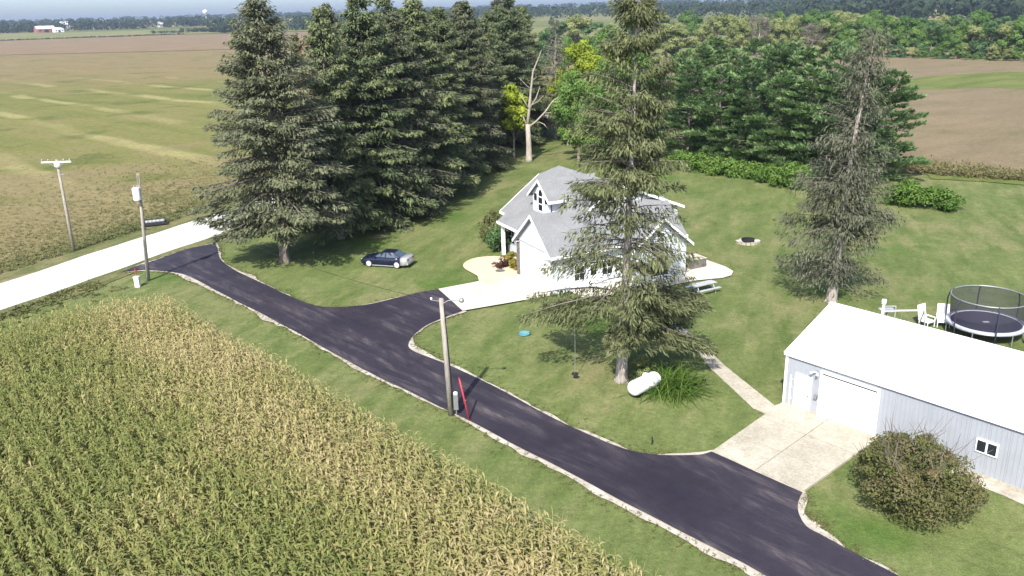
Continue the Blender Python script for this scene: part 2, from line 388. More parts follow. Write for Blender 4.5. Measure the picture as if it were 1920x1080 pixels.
def resample(poly, step, closed=True):
    out = []; n = len(poly)
    for i in range(n if closed else n - 1):
        a = np.array(poly[i]); b = np.array(poly[(i + 1) % n]); k = max(1, int(np.linalg.norm(b - a) / step))
        for j in range(k): out.append(a + (b - a) * j / k)
    if not closed: out.append(np.array(poly[-1]))
    return np.array(out)
def jitter(P, amp, seed=0, smooth=3):
    r = np.random.default_rng(seed); d = r.normal(0, 1, P.shape)
    for _ in range(smooth): d = (d + np.roll(d, 1, 0) + np.roll(d, -1, 0)) / 3
    d /= d.std() + 1e-9
    return P + d * amp
def sheet(name, poly, z, mat, step=1.5, amp=0.0, seed=1, closed=True):
    P = resample([np.array(p)[:2] for p in poly], step)
    if amp: P = jitter(P, amp, seed)
    mb = MB(); mb.add([(p[0], p[1], z) for p in P], [tuple(range(len(P)))])
    a = sum(P[i][0] * P[(i + 1) % len(P)][1] - P[(i + 1) % len(P)][0] * P[i][1] for i in range(len(P)))
    if a < 0: mb.f = [tuple(reversed(mb.f[0]))]
    o = mb.build(name, mat); return tag(o, kind='structure')
def drape(name, A, B, mat, off, nu=24, nv=24):
    """sheet between two polylines that follows the terrain"""
    A = resample(A, 1e9, False) if len(A) == 2 else np.array(A); B = np.array(B)
    def at(P, t):
        P = np.array(P); s = np.r_[0, np.cumsum(np.linalg.norm(np.diff(P, axis=0), axis=1))]; s /= s[-1]
        return np.stack([np.interp(t, s, P[:, 0]), np.interp(t, s, P[:, 1])], -1)
    t = np.linspace(0, 1, nu + 1); a = at(A, t); b = at(B, t); V = []
    for j in range(nv + 1):
        q = a + (b - a) * (j / nv) ** 1.6
        V.append(np.c_[q, gz(q[:, 0], q[:, 1]) + off])
    V = np.concatenate(V); F = []
    for j in range(nv):
        for i in range(nu):
            k = j * (nu + 1) + i; F.append((k, k + 1, k + nu + 2, k + nu + 1))
    o = link(name, np_mesh(name, V, np.array(F), mats=[mat])); return tag(o, kind='structure')

# gravel road: straight, from behind the spruces past the left of the frame
rl0, rl1 = g2(0, 533), g2(403, 403); rr0, rr1 = g2(0, 575.5), g2(226, 513)
rdir = (rl1 - rl0) / np.linalg.norm(rl1 - rl0); rnor = np.array([rdir[1], -rdir[0]])
rw = float(np.mean([(rr0 - rl0) @ rnor, (rr1 - rl0) @ rnor]))
def road(s, t): return rl0 + rdir * s + rnor * t

def pts(*pp): return [g2(*p) for p in pp]
# lawn: all the near ground
sheet('lawn', [(-140, -60), (140, -60), (190, 200), (60, 260), (-60, 240), (-140, 60)], 0.02, M['lawn'], 30)
hp0, hp1 = g2(33, 128), g2(443, 163); hq0 = g2(60, 148)
hang = math.atan2(*(hp1 - hp0)[::-1]); hn = np.array([-math.sin(hang), math.cos(hang)])
M['hay'] = hay_mat(-hang, abs(float((hp0 - hq0) @ hn)) * 0.9, 0)
edge_near = [road(-90, -3.0), road(60, -3.0), road(260, -3.0)]
drape('hay_field', edge_near, [g2(-500, 118), g2(0, 104), g2(480, 92), g2(760, 84)], M['hay'], 0.05, 40, 40)
drape('bean_field', [g2(-500, 118), g2(0, 104), g2(480, 92), g2(760, 84)], [g2(-500, 88), g2(0, 77), g2(340, 65), g2(760, 56)], M['beans'], 0.25, 30, 20)
drape('far_field', [g2(-500, 88), g2(0, 76.5), g2(340, 64.5), g2(760, 55)], [g2(-500, 78), g2(0, 66), g2(340, 55), g2(700, 45)], M['farfield'], 0.5, 30, 12)
sheet('roadside_verge', [road(-90, -6.5), road(120, -6.5), road(120, rw + 2.2), road(-90, rw + 2.2)], 0.07, M['verge'], 2.0, 0.5, 4)
sheet('gravel_road', [road(-90, 0), road(150, 0), road(150, rw), road(-90, rw)], 0.09, M['gravel'], 1.2, 0.16, 5)
# tan crop field on the right, with its grassy waterway
sheet('tan_field', pts((1180, 110), (1545, 97), (1920, 113), (2400, 135), (2700, 420), (1920, 341), (1740, 324), (1500, 300), (1300, 250)), 0.05, M['tan'], 6, 0.8, 6)
sheet('grass_waterway', pts((1690, 150), (1780, 140), (1925, 133), (2100, 150), (2000, 172), (1850, 164), (1700, 168)), 0.08, M['strip'], 4, 1.6, 7)
sheet('field_margin', pts((1740, 318), (1925, 332), (2100, 350), (2100, 366), (1925, 348), (1745, 334)), 0.10, M['strip'], 2, 0.5, 8)

# asphalt drive
LOW = [(228, 513), (268, 508), (300, 510), (340, 515), (372, 529), (420, 555), (500, 596), (567, 632), (644, 676), (717, 714), (789, 748), (837, 772), (885, 796), (957, 834), (1030, 871), (1101, 908), (1171, 946), (1241, 982), (1312, 1020), (1382, 1055), (1428, 1080), (1620, 1185)]
UP = [(228, 513), (255, 502), (300, 487), (350, 470), (404, 458), (408, 475), (416, 491), (440, 508), (480, 528), (540, 556), (592, 576), (640, 578), (690, 574), (740, 562), (790, 550), (822, 545), (868, 586),
      (835, 597), (800, 612), (775, 632), (766, 649), (778, 662), (812, 676), (847, 690), (909, 728 - 9), (960, 745), (1030, 784), (1101, 818), (1171, 846), (1227, 856), (1280, 858), (1312, 857), (1334, 851), (1503, 927), (1497, 943), (1498, 967), (1512, 992), (1541, 1008), (1600, 1040), (1700, 1092), (1850, 1170)]
def smooth_run(P, n=4):
    P = [np.array(p) for p in P]; out = []
    for i in range(len(P) - 1):
        a, b, c, d = P[max(i - 1, 0)], P[i], P[i + 1], P[min(i + 2, len(P) - 1)]
        for t in np.arange(n) / n: out.append(.5 * (2 * b + (c - a) * t + (2 * a - 5 * b + 4 * c - d) * t * t + (3 * b - a - 3 * c + d) * t ** 3))
    return out + [P[-1]]
_u = [g2(*p) for p in UP]
UPS = smooth_run(_u[:5]) + smooth_run(_u[5:16]) + smooth_run(_u[16:33]) + smooth_run(_u[33:])
_lw = smooth_run([g2(*p) for p in LOW]); _dd = (_lw[-1] - _lw[-20]) / np.linalg.norm(_lw[-1] - _lw[-20])
asph = _lw + [_lw[-1] + _dd * 45] + [UPS[-1] + _dd * 45] + UPS[1:][::-1]
ddir = g2(1312, 1020) - g2(717, 714); DANG = math.atan2(ddir[1], ddir[0])
def offset(P, d):
    n = len(P); out = []
    a = sum(P[i][0] * P[(i + 1) % n][1] - P[(i + 1) % n][0] * P[i][1] for i in range(n))
    for i in range(n):
        t = P[(i + 1) % n] - P[i - 1]; t = t / (np.linalg.norm(t) + 1e-9); nn = np.array([t[1], -t[0]]) * (1 if a > 0 else -1); out.append(P[i] + nn * d)
    return np.array(out)
AP = resample(asph, 0.5)
rj = np.random.default_rng(9); wv = rj.normal(0, 1, len(AP))
for _ in range(6): wv = (wv + np.roll(wv, 1) + np.roll(wv, -1)) / 3
wv = 0.22 + 0.14 * wv / wv.std()
OP = offset(AP, 1.0); SH = AP + (OP - AP) * np.clip(wv, 0.04, 0.7)[:, None]
SH2 = AP + (OP - AP) * np.clip(np.roll(wv, 37) * 1.5 + .35, 0.2, 1.6)[:, None]
sheet('gravel_shoulder', SH, 0.10, M['shoulder'], 0.22, 0.07, 10)
ASPH = asphalt_mat(-DANG)
sheet('asphalt_drive', AP, 0.14, ASPH, 0.5, 0.02, 11)
# the newer lift of asphalt at the road end, laid over the older one
sheet('asphalt_overlay', smooth_run([g2(230, 512), g2(268, 508.5), g2(300, 510.5), g2(336, 512)]) + smooth_run([g2(345, 503), g2(372, 491), g2(407, 477), g2(403, 459.5)]) + smooth_run([g2(350, 471), g2(300, 488), g2(256, 503)]), 0.165, ASPH, 0.5, 0.03, 15)

# ------------------------------------------------------------------ house
HO = g2(976, 518); HA = math.radians(-64.3)
house = thing('farmhouse', 'white farmhouse with grey gabled roof and arched dormer window behind the tall spruce', 'house', (HO[0], HO[1], 0), HA)
hloc = lambda u, v: HO + np.array([math.cos(HA), math.sin(HA)]) * u + np.array([-math.sin(HA), math.cos(HA)]) * v
def roof_pair(name_parent, ridge0, ridge1, eaveA, eaveB, zr, ze, axis, th=0.16, mat=None):
    pass
def hpart(name, mb, mat, parent=None, smooth=False): return mb.build(name, mat, parent or house, smooth)
WT = 3.45
# walls (each volume its own part)
w = MB(); w.prism([(0, 0), (5.8, 0), (5.8, 12.6), (0, 12.6)], 0.0, 3.4); hpart('wall', w, M['siding'])
w = MB(); w.wallpoly([(0, 0.02, 3.4), (5.8, 0.02, 3.4), (2.9, 0.02, 5.82)], 0.14); hpart('gable_wall', w, M['siding'])
w = MB(); w.wallpoly([(0, 12.58, 3.4), (2.9, 12.58, 5.82), (5.8, 12.58, 3.4)], 0.14); hpart('gable_wall', w, M['siding'])
w = MB(); w.prism([(-8.0, 2.7), (-0.004, 2.7), (-0.004, 14.4), (-8.0, 14.4)], 0.0, 3.9); hpart('wall', w, M['siding'])
w = MB(); w.wallpoly([(-7.99, 2.7, 3.9), (-7.99, 7.7, 7.4), (-7.99, 14.4, 4.9), (-7.99, 14.4, 3.9)], 0.14); hpart('gable_wall', w, M['siding'])
w = MB(); w.wallpoly([(2.75, 3.4, 3.9), (2.75, 7.7, 7.55), (2.75, 14.4, 4.9), (2.75, 14.4, 3.9)], -0.14); hpart('gable_wall', w, M['siding'])
w = MB(); w.prism([(5.804, 6.6), (7.4, 6.6), (7.4, 12.0), (5.804, 12.0)], 0.0, 3.1); hpart('wall', w, M['siding'])
w = MB(); w.wallpoly([(7.39, 6.6, 3.1), (7.39, 12.0, 3.1), (7.39, 9.3, 5.35)], -0.14); hpart('gable_wall', w, M['siding'])
# roofs
def rslab(name, poly, parent=house, th=0.15): return MB().slab(poly, th).build(name, M['shingle'], parent)
GR, GE = 6.08, 3.28                                     # garage wing ridge and eave heights
rslab('roof', [(-0.45, -0.45, GE), (2.9, -0.45, GR), (2.9, 13.0, GR), (-0.45, 13.0, GE)])
rslab('roof', [(6.25, -0.45, GE), (6.25, 13.0, GE), (2.9, 13.0, GR), (2.9, -0.45, GR)])
def mz(v): return 3.22 + 0.727 * (v - 1.3)
rslab('roof', [(-7.3, 1.3, mz(1.3)), (0.0, 1.3, mz(1.3)), (3.2, 4.2, mz(4.2)), (3.2, 7.7, mz(7.7)), (-6.7, 7.7, mz(7.7)), (-8.4, 6.45, mz(6.45)), (-8.4, 2.15, mz(2.15)), (-7.3, 2.15, mz(2.15))])
rslab('roof', [(-6.7, 7.7, mz(7.7)), (3.2, 7.7, mz(7.7)), (3.2, 14.9, 5.0), (-8.4, 14.9, 5.0), (-8.4, 9.9, 6.99)])
rslab('roof', [(-6.7, 7.7, mz(7.7) + .01), (-8.4, 9.9, 6.99), (-8.4, 6.45, mz(6.45))])
CR = 5.55
rslab('roof', [(7.85, 6.2, 3.0), (7.85, 9.3, CR), (2.95, 9.3, CR), (2.95, 6.2, 3.0)])
rslab('roof', [(7.85, 12.4, 3.0), (2.95, 12.4, 3.0), (2.95, 9.3, CR), (7.85, 9.3, CR)])
# dormer with arched window
DV, DU = 3.5, -2.3
d = MB(); d.wallpoly([(DU - 1.55, DV, 4.6), (DU + 1.55, DV, 4.6), (DU + 1.55, DV, 6.35), (DU, DV, 7.52), (DU - 1.55, DV, 6.35)], 0.14); dorm = hpart('dormer_wall', d, M['siding'])
d = MB(); d.box(DU - 1.55, DU - 1.41, DV + .14, DV + 3.0, 4.6, 6.35); d.box(DU + 1.41, DU + 1.55, DV + .14, DV + 3.0, 4.6, 6.35); hpart('dormer_cheek', d, M['siding'])
DE = 6.12
rslab('dormer_roof', [(DU - 2.0, DV - .45, DE), (DU, DV - .45, 7.75), (DU, 9.0, 7.75), (DU - 2.0, 7.2, DE)], th=.13)
rslab('dormer_roof', [(DU + 2.0, DV - .45, DE), (DU + 2.0, 7.2, DE), (DU, 9.0, 7.75), (DU, DV - .45, 7.75)], th=.13)
def rake(p, q, h=0.2, t=0.06):
    """white board under a roof edge from p to q"""
    P = np.array(p, float); Q = np.array(q, float); up = np.array([0, 0, 1.0]); dd = Q - P; n = np.cross(dd, up); n /= np.linalg.norm(n)
    mb = MB(); A = [P + up * .03, Q + up * .03, Q - up * h, P - up * h]
    mb.add([a - n * t / 2 for a in A] + [a + n * t / 2 for a in A], [(0, 1, 2, 3), (7, 6, 5, 4), (0, 4, 5, 1), (1, 5, 6, 2), (2, 6, 7, 3), (3, 7, 4, 0)])
    return mb.build('fascia_board', M['white_trim'], house)
for p, q in (((-.45, -.49, GE), (2.9, -.49, GR)), ((6.25, -.49, GE), (2.9, -.49, GR)), ((6.29, -.45, GE), (6.29, 6.1, GE)), ((-.49, -.45, GE), (-.49, 1.2, GE)),
             ((-7.3, 1.26, mz(1.3)), (-.1, 1.26, mz(1.3))), ((-8.4, 2.11, mz(2.15)), (-7.34, 2.11, mz(2.15))), ((-8.44, 2.15, mz(2.15)), (-8.44, 6.45, mz(6.45))),
             ((DU - 2.0, DV - .49, DE), (DU, DV - .49, 7.75)), ((DU + 2.0, DV - .49, DE), (DU, DV - .49, 7.75)), ((DU + 2.04, DV - .45, DE), (DU + 2.04, 7.0, DE)), ((DU - 2.04, DV - .45, DE), (DU - 2.04, 6.8, DE)),
             ((7.89, 6.2, 3.0), (7.89, 9.3, CR)), ((7.89, 12.4, 3.0), (7.89, 9.3, CR)), ((3.24, 7.7, mz(7.7)), (3.24, 14.9, 5.0)), ((3.24, 4.4, mz(4.4)), (3.24, 7.7, mz(7.7))), ((6.29, 12.5, GE), (6.29, 13.0, GE))):
    rake(p, q)
rake((-2.9 + DU * 0 + 2.9, -.02, 3.4), (5.8, -.02, 3.4), .12, .05)
# arched dormer window: three panes one above the other, arched head, side lights
DF = DV - .14
win = MB().box(DU - .62, DU + .62, DF - .05, DF - .004, 4.85, 7.0).build('window', M['white_trim'], house)
for z0, z1 in ((4.98, 5.5), (5.62, 6.14)):
    MB().box(DU - .34, DU + .34, DF - .075, DF - .052, z0, z1).build('pane', M['glass'], win)
arch = MB(); arch.wallpoly([(DU - .34, DF - .052, 6.26), (DU + .34, DF - .052, 6.26)] + [(DU + .34 * math.cos(a), DF - .052, 6.42 + .42 * math.sin(a)) for a in np.linspace(0, PI, 9)], -.024); arch.build('pane', M['glass'], win)
for s in (-1, 1): MB().box(DU + s * 1.0 - .22, DU + s * 1.0 + .22, DF - .05, DF - .006, 5.75, 6.35).build('pane', M['glass'], house)
# garage doors (white, panelled) in the front gable
for x0, x1 in ((0.45, 2.75), (3.05, 5.35)):
    gd = MB().box(x0, x1, -.05, -.004, 0.0, 2.32).build('garage_door', M['white_paint'], house)
    for k in range(4):
        for j in range(4):
            wx = (x1 - x0) / 4
            MB().box(x0 + j * wx + .06, x0 + (j + 1) * wx - .06, -.075, -.052, .07 + k * .58, .07 + k * .58 + .46).build('panel', M['white_paint'], gd)
MB().box(0.2, 5.6, -.09, -.002, 2.36, 2.5).build('lintel', M['white_trim'], house)
# stone pier on the corner, porch post, front door, windows
MB().box(-.5, -.004, -.08, .75, 0, 3.0).build('stone_pier', M['dark_stone'], house)
MB().box(-7.0, -6.72, 1.55, 1.83, 0, 3.1).build('porch_post', M['white_trim'], house)
MB().box(-3.9, -3.62, 1.55, 1.83, 0, 3.1).build('porch_post', M['white_trim'], house)
fd = MB().box(-2.6, -1.6, 2.62, 2.696, 0.15, 2.25).build('front_door', M['red'], house); MB().box(-1.75, -1.68, 2.57, 2.618, 1.1, 1.22).build('handle', M['grey_metal'], fd)
def hwindow(u0, u1, v0, v1, z0, z1, axis):
    """window in a wall facing +u (axis 'u') or -v (axis 'v')"""
    if axis == 'u':
        f = MB().box(u0 + .002, u0 + .06, v0, v1, z0, z1).build('window', M['white_trim'], house); vm = (v0 + v1) / 2; zm = (z0 + z1) / 2
        for a, b in ((v0 + .08, vm - .03), (vm + .03, v1 - .08)):
            for c, e in ((z0 + .08, zm - .03), (zm + .03, z1 - .08)): MB().box(u0 + .062, u0 + .075, a, b, c, e).build('pane', M['glass'], f)
    else:
        f = MB().box(u0, u1, v0 - .06, v0 - .002, z0, z1).build('window', M['white_trim'], house); um = (u0 + u1) / 2; zm = (z0 + z1) / 2
        for a, b in ((u0 + .08, um - .03), (um + .03, u1 - .08)):
            for c, e in ((z0 + .08, zm - .03), (zm + .03, z1 - .08)): MB().box(a, b, v0 - .075, v0 - .062, c, e).build('pane', M['glass'], f)
hwindow(5.8, 0, 1.95, 3.0, .8, 2.1, 'u'); hwindow(5.8, 0, 4.6, 5.7, .9, 2.2, 'u'); hwindow(7.4, 0, 8.4, 10.2, .5, 2.3, 'u'); hwindow(7.4, 0, 8.9, 9.7, 3.4, 4.3, 'u')
hwindow(-5.6, -4.2, 2.7, 0, .9, 2.3, 'v'); hwindow(-7.6, -6.4, 2.7, 0, .9, 2.3, 'v'); hwindow(2.75, 0, 7.0, 8.4, 5.9, 7.0, 'u')
sd = MB().box(5.802, 5.85, 3.4, 4.25, .05, 2.1).build('side_door', M['white_paint'], house); MB().box(5.852, 5.865, 3.55, 4.1, 1.1, 1.95).build('pane', M['glass'], sd)

# concrete around the house
def hpoly(*uv): return [hloc(*p) for p in uv]
q0, q1 = g2(822, 545), g2(868, 586)
sheet('concrete_drive', [q0 + (q1 - q0) * -.0, q1, hloc(6.0, -4.6), hloc(6.2, -.02), hloc(-.1, -.02), hloc(-.2, -3.8)], 0.165, M['concrete_new'], 1.0, 0.0)
circ = [hloc(-3.7 + 3.1 * math.cos(a), -.9 + 2.6 * math.sin(a)) for a in np.linspace(PI * 1.62, PI * 0.62, 16)]
sheet('front_walk', [hloc(-.2, -3.9), hloc(-1.6, -3.4)] + circ[2:] + [hloc(-5.5, 2.68), hloc(-.52, 2.68), hloc(-.52, -.1), hloc(-.1, -.1), hloc(1.5, -3.2)], 0.17, M['concrete_tan'], .6, 0.03)
sheet('patio', hpoly((5.9, 1.5), (8.1, 1.6), (8.9, 8.0), (9.0, 12.0), (9.6, 14.2), (9.4, 15.3), (8.6, 16.2), (7.2, 16.5), (4.2, 16.4), (4.2, 12.64), (5.9, 12.64)), 0.12, M['concrete_new'], .7)

# ------------------------------------------------------------------ shop (steel barn)
SO = g2(1468, 757); SA = math.radians(-51.04)
shop = thing('steel_barn', 'pale blue steel barn with white roof and wide garage door', 'barn', (SO[0], SO[1], 0), SA)
sloc = lambda x, y: SO + np.array([math.cos(SA), math.sin(SA)]) * x + np.array([-math.sin(SA), math.cos(SA)]) * y
def on_gable(px, py):
    d = ray(px, py); n = np.array([math.cos(SA), math.sin(SA), 0]); t = ((np.array([*SO, 0]) - CAMP) @ n) / (d @ n); p = CAMP + d * t
    return float((p[:2] - SO) @ np.array([-math.sin(SA), math.cos(SA)])), float(p[2])
RY, RZ = on_gable(1561, 569); SL, EZ = 19.0, 3.28
SD = 2 * RY
print('shop ridge', RY, RZ)
w = MB(); w.box(0, SL, 0.05, SD - .05, 0.22, EZ - .05); w.build('wall_core', M['steel_blue'], shop)
MB().box(-.04, SL + .04, -.012, SD + .01, 0, .24).build('foundation', M['concrete_old'], shop)
# front cladding: ribbed sheets, each 0.91 m wide, with openings left for the doors and the window
DOORX = [(0.72, 1.62, 2.12), (2.30, 5.42, 2.72)]
pan = MB(); xx = 0.0; pans = []
for k in range(22):
    x0, x1 = k * SL / 21 - .0, (k + 1) * SL / 21
    if x1 > SL + .01: break
    mb = MB(); z0 = .2
    mb.box(x0 + .004, x1 - .004, .012, .05, z0, EZ - .02)
    for r_ in range(4):
        cx = x0 + (r_ + .5) * (x1 - x0) / 4; mb.box(cx - .02, cx + .02, -.006, .012, z0 + .002, EZ - .025)
    mb.build('wall_panel', M['steel_blue'], shop)
for yy in (0.0,):
    g_ = MB(); g_.wallpoly([(.0, 0.05, .2), (.0, SD - .05, .2), (.0, SD - .05, EZ), (.0, RY, RZ - .12), (.0, .05, EZ)], .03); g_.build('gable_wall', M['steel_blue'], shop)
    g_ = MB(); g_.wallpoly([(SL, 0.05, .2), (SL, SD - .05, .2), (SL, SD - .05, EZ), (SL, RY, RZ - .12), (SL, .05, EZ)], -.03); g_.build('gable_wall', M['steel_blue'], shop)
sl = (RZ - EZ) / RY
for s, y0 in ((1, -.12), (-1, SD + .12)):
    y1 = RY; za = RZ - sl * abs(y1 - y0)
    mb = MB().slab([(-.15, y0, za), (SL + .15, y0, za), (SL + .15, y1, RZ), (-.15, y1, RZ)], .07)
    for k in range(63):
        rx = -.05 + k * (SL + .1) / 62
        mb.slab([(rx - .025, y0, za + .022), (rx + .025, y0, za + .022), (rx + .025, y1, RZ + .022), (rx - .025, y1, RZ + .022)], .024)
    mb.build('roof', M['roof_white'], shop)
MB().box(-.16, SL + .16, RY - .14, RY + .14, RZ - .02, RZ + .045).build('ridge_cap', M['roof_white'], shop)
MB().box(-.05, .1, -.02, .1, .02, EZ).build('corner_trim', M['white_trim'], shop)
MB().box(-.1, SL + .1, -.14, -.02, EZ - .19, EZ - .08).build('eave_trim', M['white_trim'], shop)
# doors
md = MB().box(DOORX[0][0], DOORX[0][1], -.05, .0, .02, 2.14).build('entry_door', M['white_paint'], shop)
for sx in (DOORX[0][0] - .07, DOORX[0][1]): MB().box(sx, sx + .07, -.065, .0, .02, 2.21).build('door_frame', M['white_trim'], shop)
MB().box(DOORX[0][0], DOORX[0][1], -.065, 0, 2.142, 2.21).build('door_frame', M['white_trim'], shop)
MB().box(1.5, 1.58, -.1, -.05, 1.0, 1.08).build('handle', M['grey_metal'], md)
x0, x1, hh = DOORX[1]
gd = MB().box(x0, x1, -.03, .0, .02, hh - .12).build('garage_door', M['white_paint'], shop)
for k in range(5):
    for j in range(4):
        wx = (x1 - x0) / 4; zz = .06 + k * .51
        MB().box(x0 + j * wx + .05, x0 + (j + 1) * wx - .05, -.048, -.03, zz, zz + .43).build('panel', M['white_paint'], gd)
for sx in (x0 - .12, x1): MB().box(sx, sx + .12, -.12, .0, .02, hh).build('door_frame', M['white_trim'], shop)
MB().box(x0 - .12, x1 + .12, -.12, .0, hh + .002, hh + .13).build('door_frame', M['white_trim'], shop)
MB().box(x0, x1, -.035, .0, hh - .11, hh).build('door_shadow_strip', M['dark'], shop)  # dark strip standing in for the shadow in the gap above the door
# window with two panes
def on_front(px, py):
    d = ray(px, py); n = np.array([-math.sin(SA), math.cos(SA), 0]); t = ((np.array([*SO, 0]) - CAMP) @ n) / (d @ n); p = CAMP + d * t
    return float((p[:2] - SO) @ np.array([math.cos(SA), math.sin(SA)])), float(p[2])
wx0, wz1 = on_front(1831, 828); wx1, wz0 = on_front(1870, 858)
print('shop win', wx0, wx1, wz0, wz1, 'gd', on_front(1547, 701), on_front(1642, 820), on_front(1650, 736), 'md', on_front(1494, 708), on_front(1522, 778))
wz0, wz1 = 1.35, 2.05
wf = MB().box(wx0, wx1, -.06, -.008, wz0, wz1).build('window', M['white_trim'], shop); wm = (wx0 + wx1) / 2
for a, b in ((wx0 + .07, wm - .05), (wm + .05, wx1 - .07)): MB().box(a, b, -.08, -.062, wz0 + .08, wz1 - .08).build('pane', M['glass'], wf)
# fittings on the front wall
mb = MB(); mb.tube([(.42, -.09, .0), (.42, -.09, 2.0)], .045, 8); mb.build('downpipe', M['white_trim'], shop)
for zz in (.5, 1.2, 1.7): MB().box(.35, .49, -.1, -.0, zz, zz + .05).build('pipe_bracket', M['white_trim'], shop)
MB().box(1.9, 2.08, -.12, -.007, 1.05, 1.3).build('meter_box', M['grey_metal'], shop)
lm = MB().box(1.85, 1.97, -.1, -.007, 2.62, 2.72).build('flood_light', M['grey_metal'], shop)
for s in (-1, 1):
    mb = MB(); mb.tube([(1.91, -.1, 2.67), (1.91 + s * .14, -.24, 2.66), (1.91 + s * .2, -.32, 2.6)], [.03, .05, .085], 8); mb.build('lamp_head', M['white_trim'], lm)
mb = MB(); mb.tube([(2.2, SD * .70, 3.0), (2.2, SD * .70, RZ + .1)], .07, 10); mb.tube([(2.2, SD * .70, RZ + .1), (2.2, SD * .70, RZ + .38)], .13, 10); mb.build('vent_pipe', M['white_trim'], shop, True)
# concrete apron: slabs with open joints, and the walk to the house
A0, B0 = g2(1334, 851), g2(1503.5, 927); C0, D0 = sloc(5.75, -.02), sloc(.0, -.02)
ap = sheet('concrete_apron', [A0, B0, C0, D0], 0.02 + .012, M['concrete_old'], 50)
nS, mS = 2, 3
for i in range(nS):
    for j in range(mS):
        def bl(s, t): return (A0 * (1 - s) + B0 * s) * (1 - t) + (D0 * (1 - s) + C0 * s) * t
        g_ = .004; s0, s1, t0, t1 = i / nS + (g_ if i else 0), (i + 1) / nS - (g_ if i < nS - 1 else 0), j / mS + (.003 if j else .012), (j + 1) / mS - (.003 if j < mS - 1 else 0)
        MB().prism([bl(s0, t0), bl(s1, t0), bl(s1, t1), bl(s0, t1)], .036, .15 + .006 * ((i * 7 + j * 3) % 3)).build('slab', M['concrete_old'], ap)
W0 = [g2(1413, 768), g2(1330, 690), g2(1285, 632), g2(1262, 612), g2(1235, 585)]
W1 = [g2(1452, 762), g2(1362, 690), g2(1308, 640), g2(1280, 612), g2(1252, 582)]
walk = sheet('concrete_walk', W0 + W1[::-1], .034, M['concrete_old'], 50)
wa, wb = resample(W0, 1.25, False), None
tt = np.linspace(0, 1, 15)
def alongp(P, t):
    P = np.array(P); s = np.r_[0, np.cumsum(np.linalg.norm(np.diff(P, axis=0), axis=1))]; s /= s[-1]; return np.array([np.interp(t, s, P[:, 0]), np.interp(t, s, P[:, 1])])
for k in range(14):
    e = .002; a, b = tt[k] + e, tt[k + 1] - e
    MB().prism([alongp(W0, a), alongp(W1, a), alongp(W1, b), alongp(W0, b)], .037, .075 + .004 * (k % 3)).build('slab', M['concrete_old'], walk)
jj = [g2(1413, 768), g2(1452, 762), D0 + (C0 - D0) * .0 + (A0 - D0) * .0, bl(0.02, .86), g2(1450, 786)]
sheet('walk_corner', [g2(1413, 768), g2(1452, 762), g2(1468, 757), g2(1478, 775), g2(1454, 787)], .07, M['concrete_old'], 5)
sheet('gravel_strip', [sloc(6.2, -.02), sloc(19, -.02), sloc(19, -.95), sloc(10.5, -.9), sloc(7.5, -.4)], .05, M['shoulder'], .4, .08, 14)

# ------------------------------------------------------------------ foliage builders
def unit(v): return v / (np.linalg.norm(v, axis=-1, keepdims=True) + 1e-9)
def kites(base, dirv, length, width, up, fold=0.12):
    """one folded kite-shaped quad per spray; returns (4n,3) verts and (n,4) faces"""
    dirv = unit(dirv); side = unit(np.cross(dirv, up)); nrm = np.cross(side, dirv)
    L = length[:, None]; W = width[:, None]
    mid = base + dirv * L * 0.42
    V = np.stack([base, mid + side * W * .5 - nrm * L * fold, base + dirv * L - nrm * L * fold * .6, mid - side * W * .5 - nrm * L * fold], 1).reshape(-1, 3)
    return V, np.arange(len(base) * 4).reshape(-1, 4)
def needle_mesh(name, parts, mats, midx=None):
    V = np.concatenate([p[0] for p in parts]); t = np.concatenate([np.repeat(p[1], 4) for p in parts])
    return np_mesh(name, V, np.arange(len(V)).reshape(-1, 4), t, mats)
def trunk_line(H, lean, wig, seed):
    r = np.random.default_rng(seed); ph = r.uniform(0, 6, 2)
    def f(z):
        z = np.asarray(z, float); k = z / H
        return np.stack([lean[0] * k + wig * np.sin(k * 5 + ph[0]) * k, lean[1] * k + wig * np.sin(k * 4 + ph[1]) * k, z], -1)
    return f

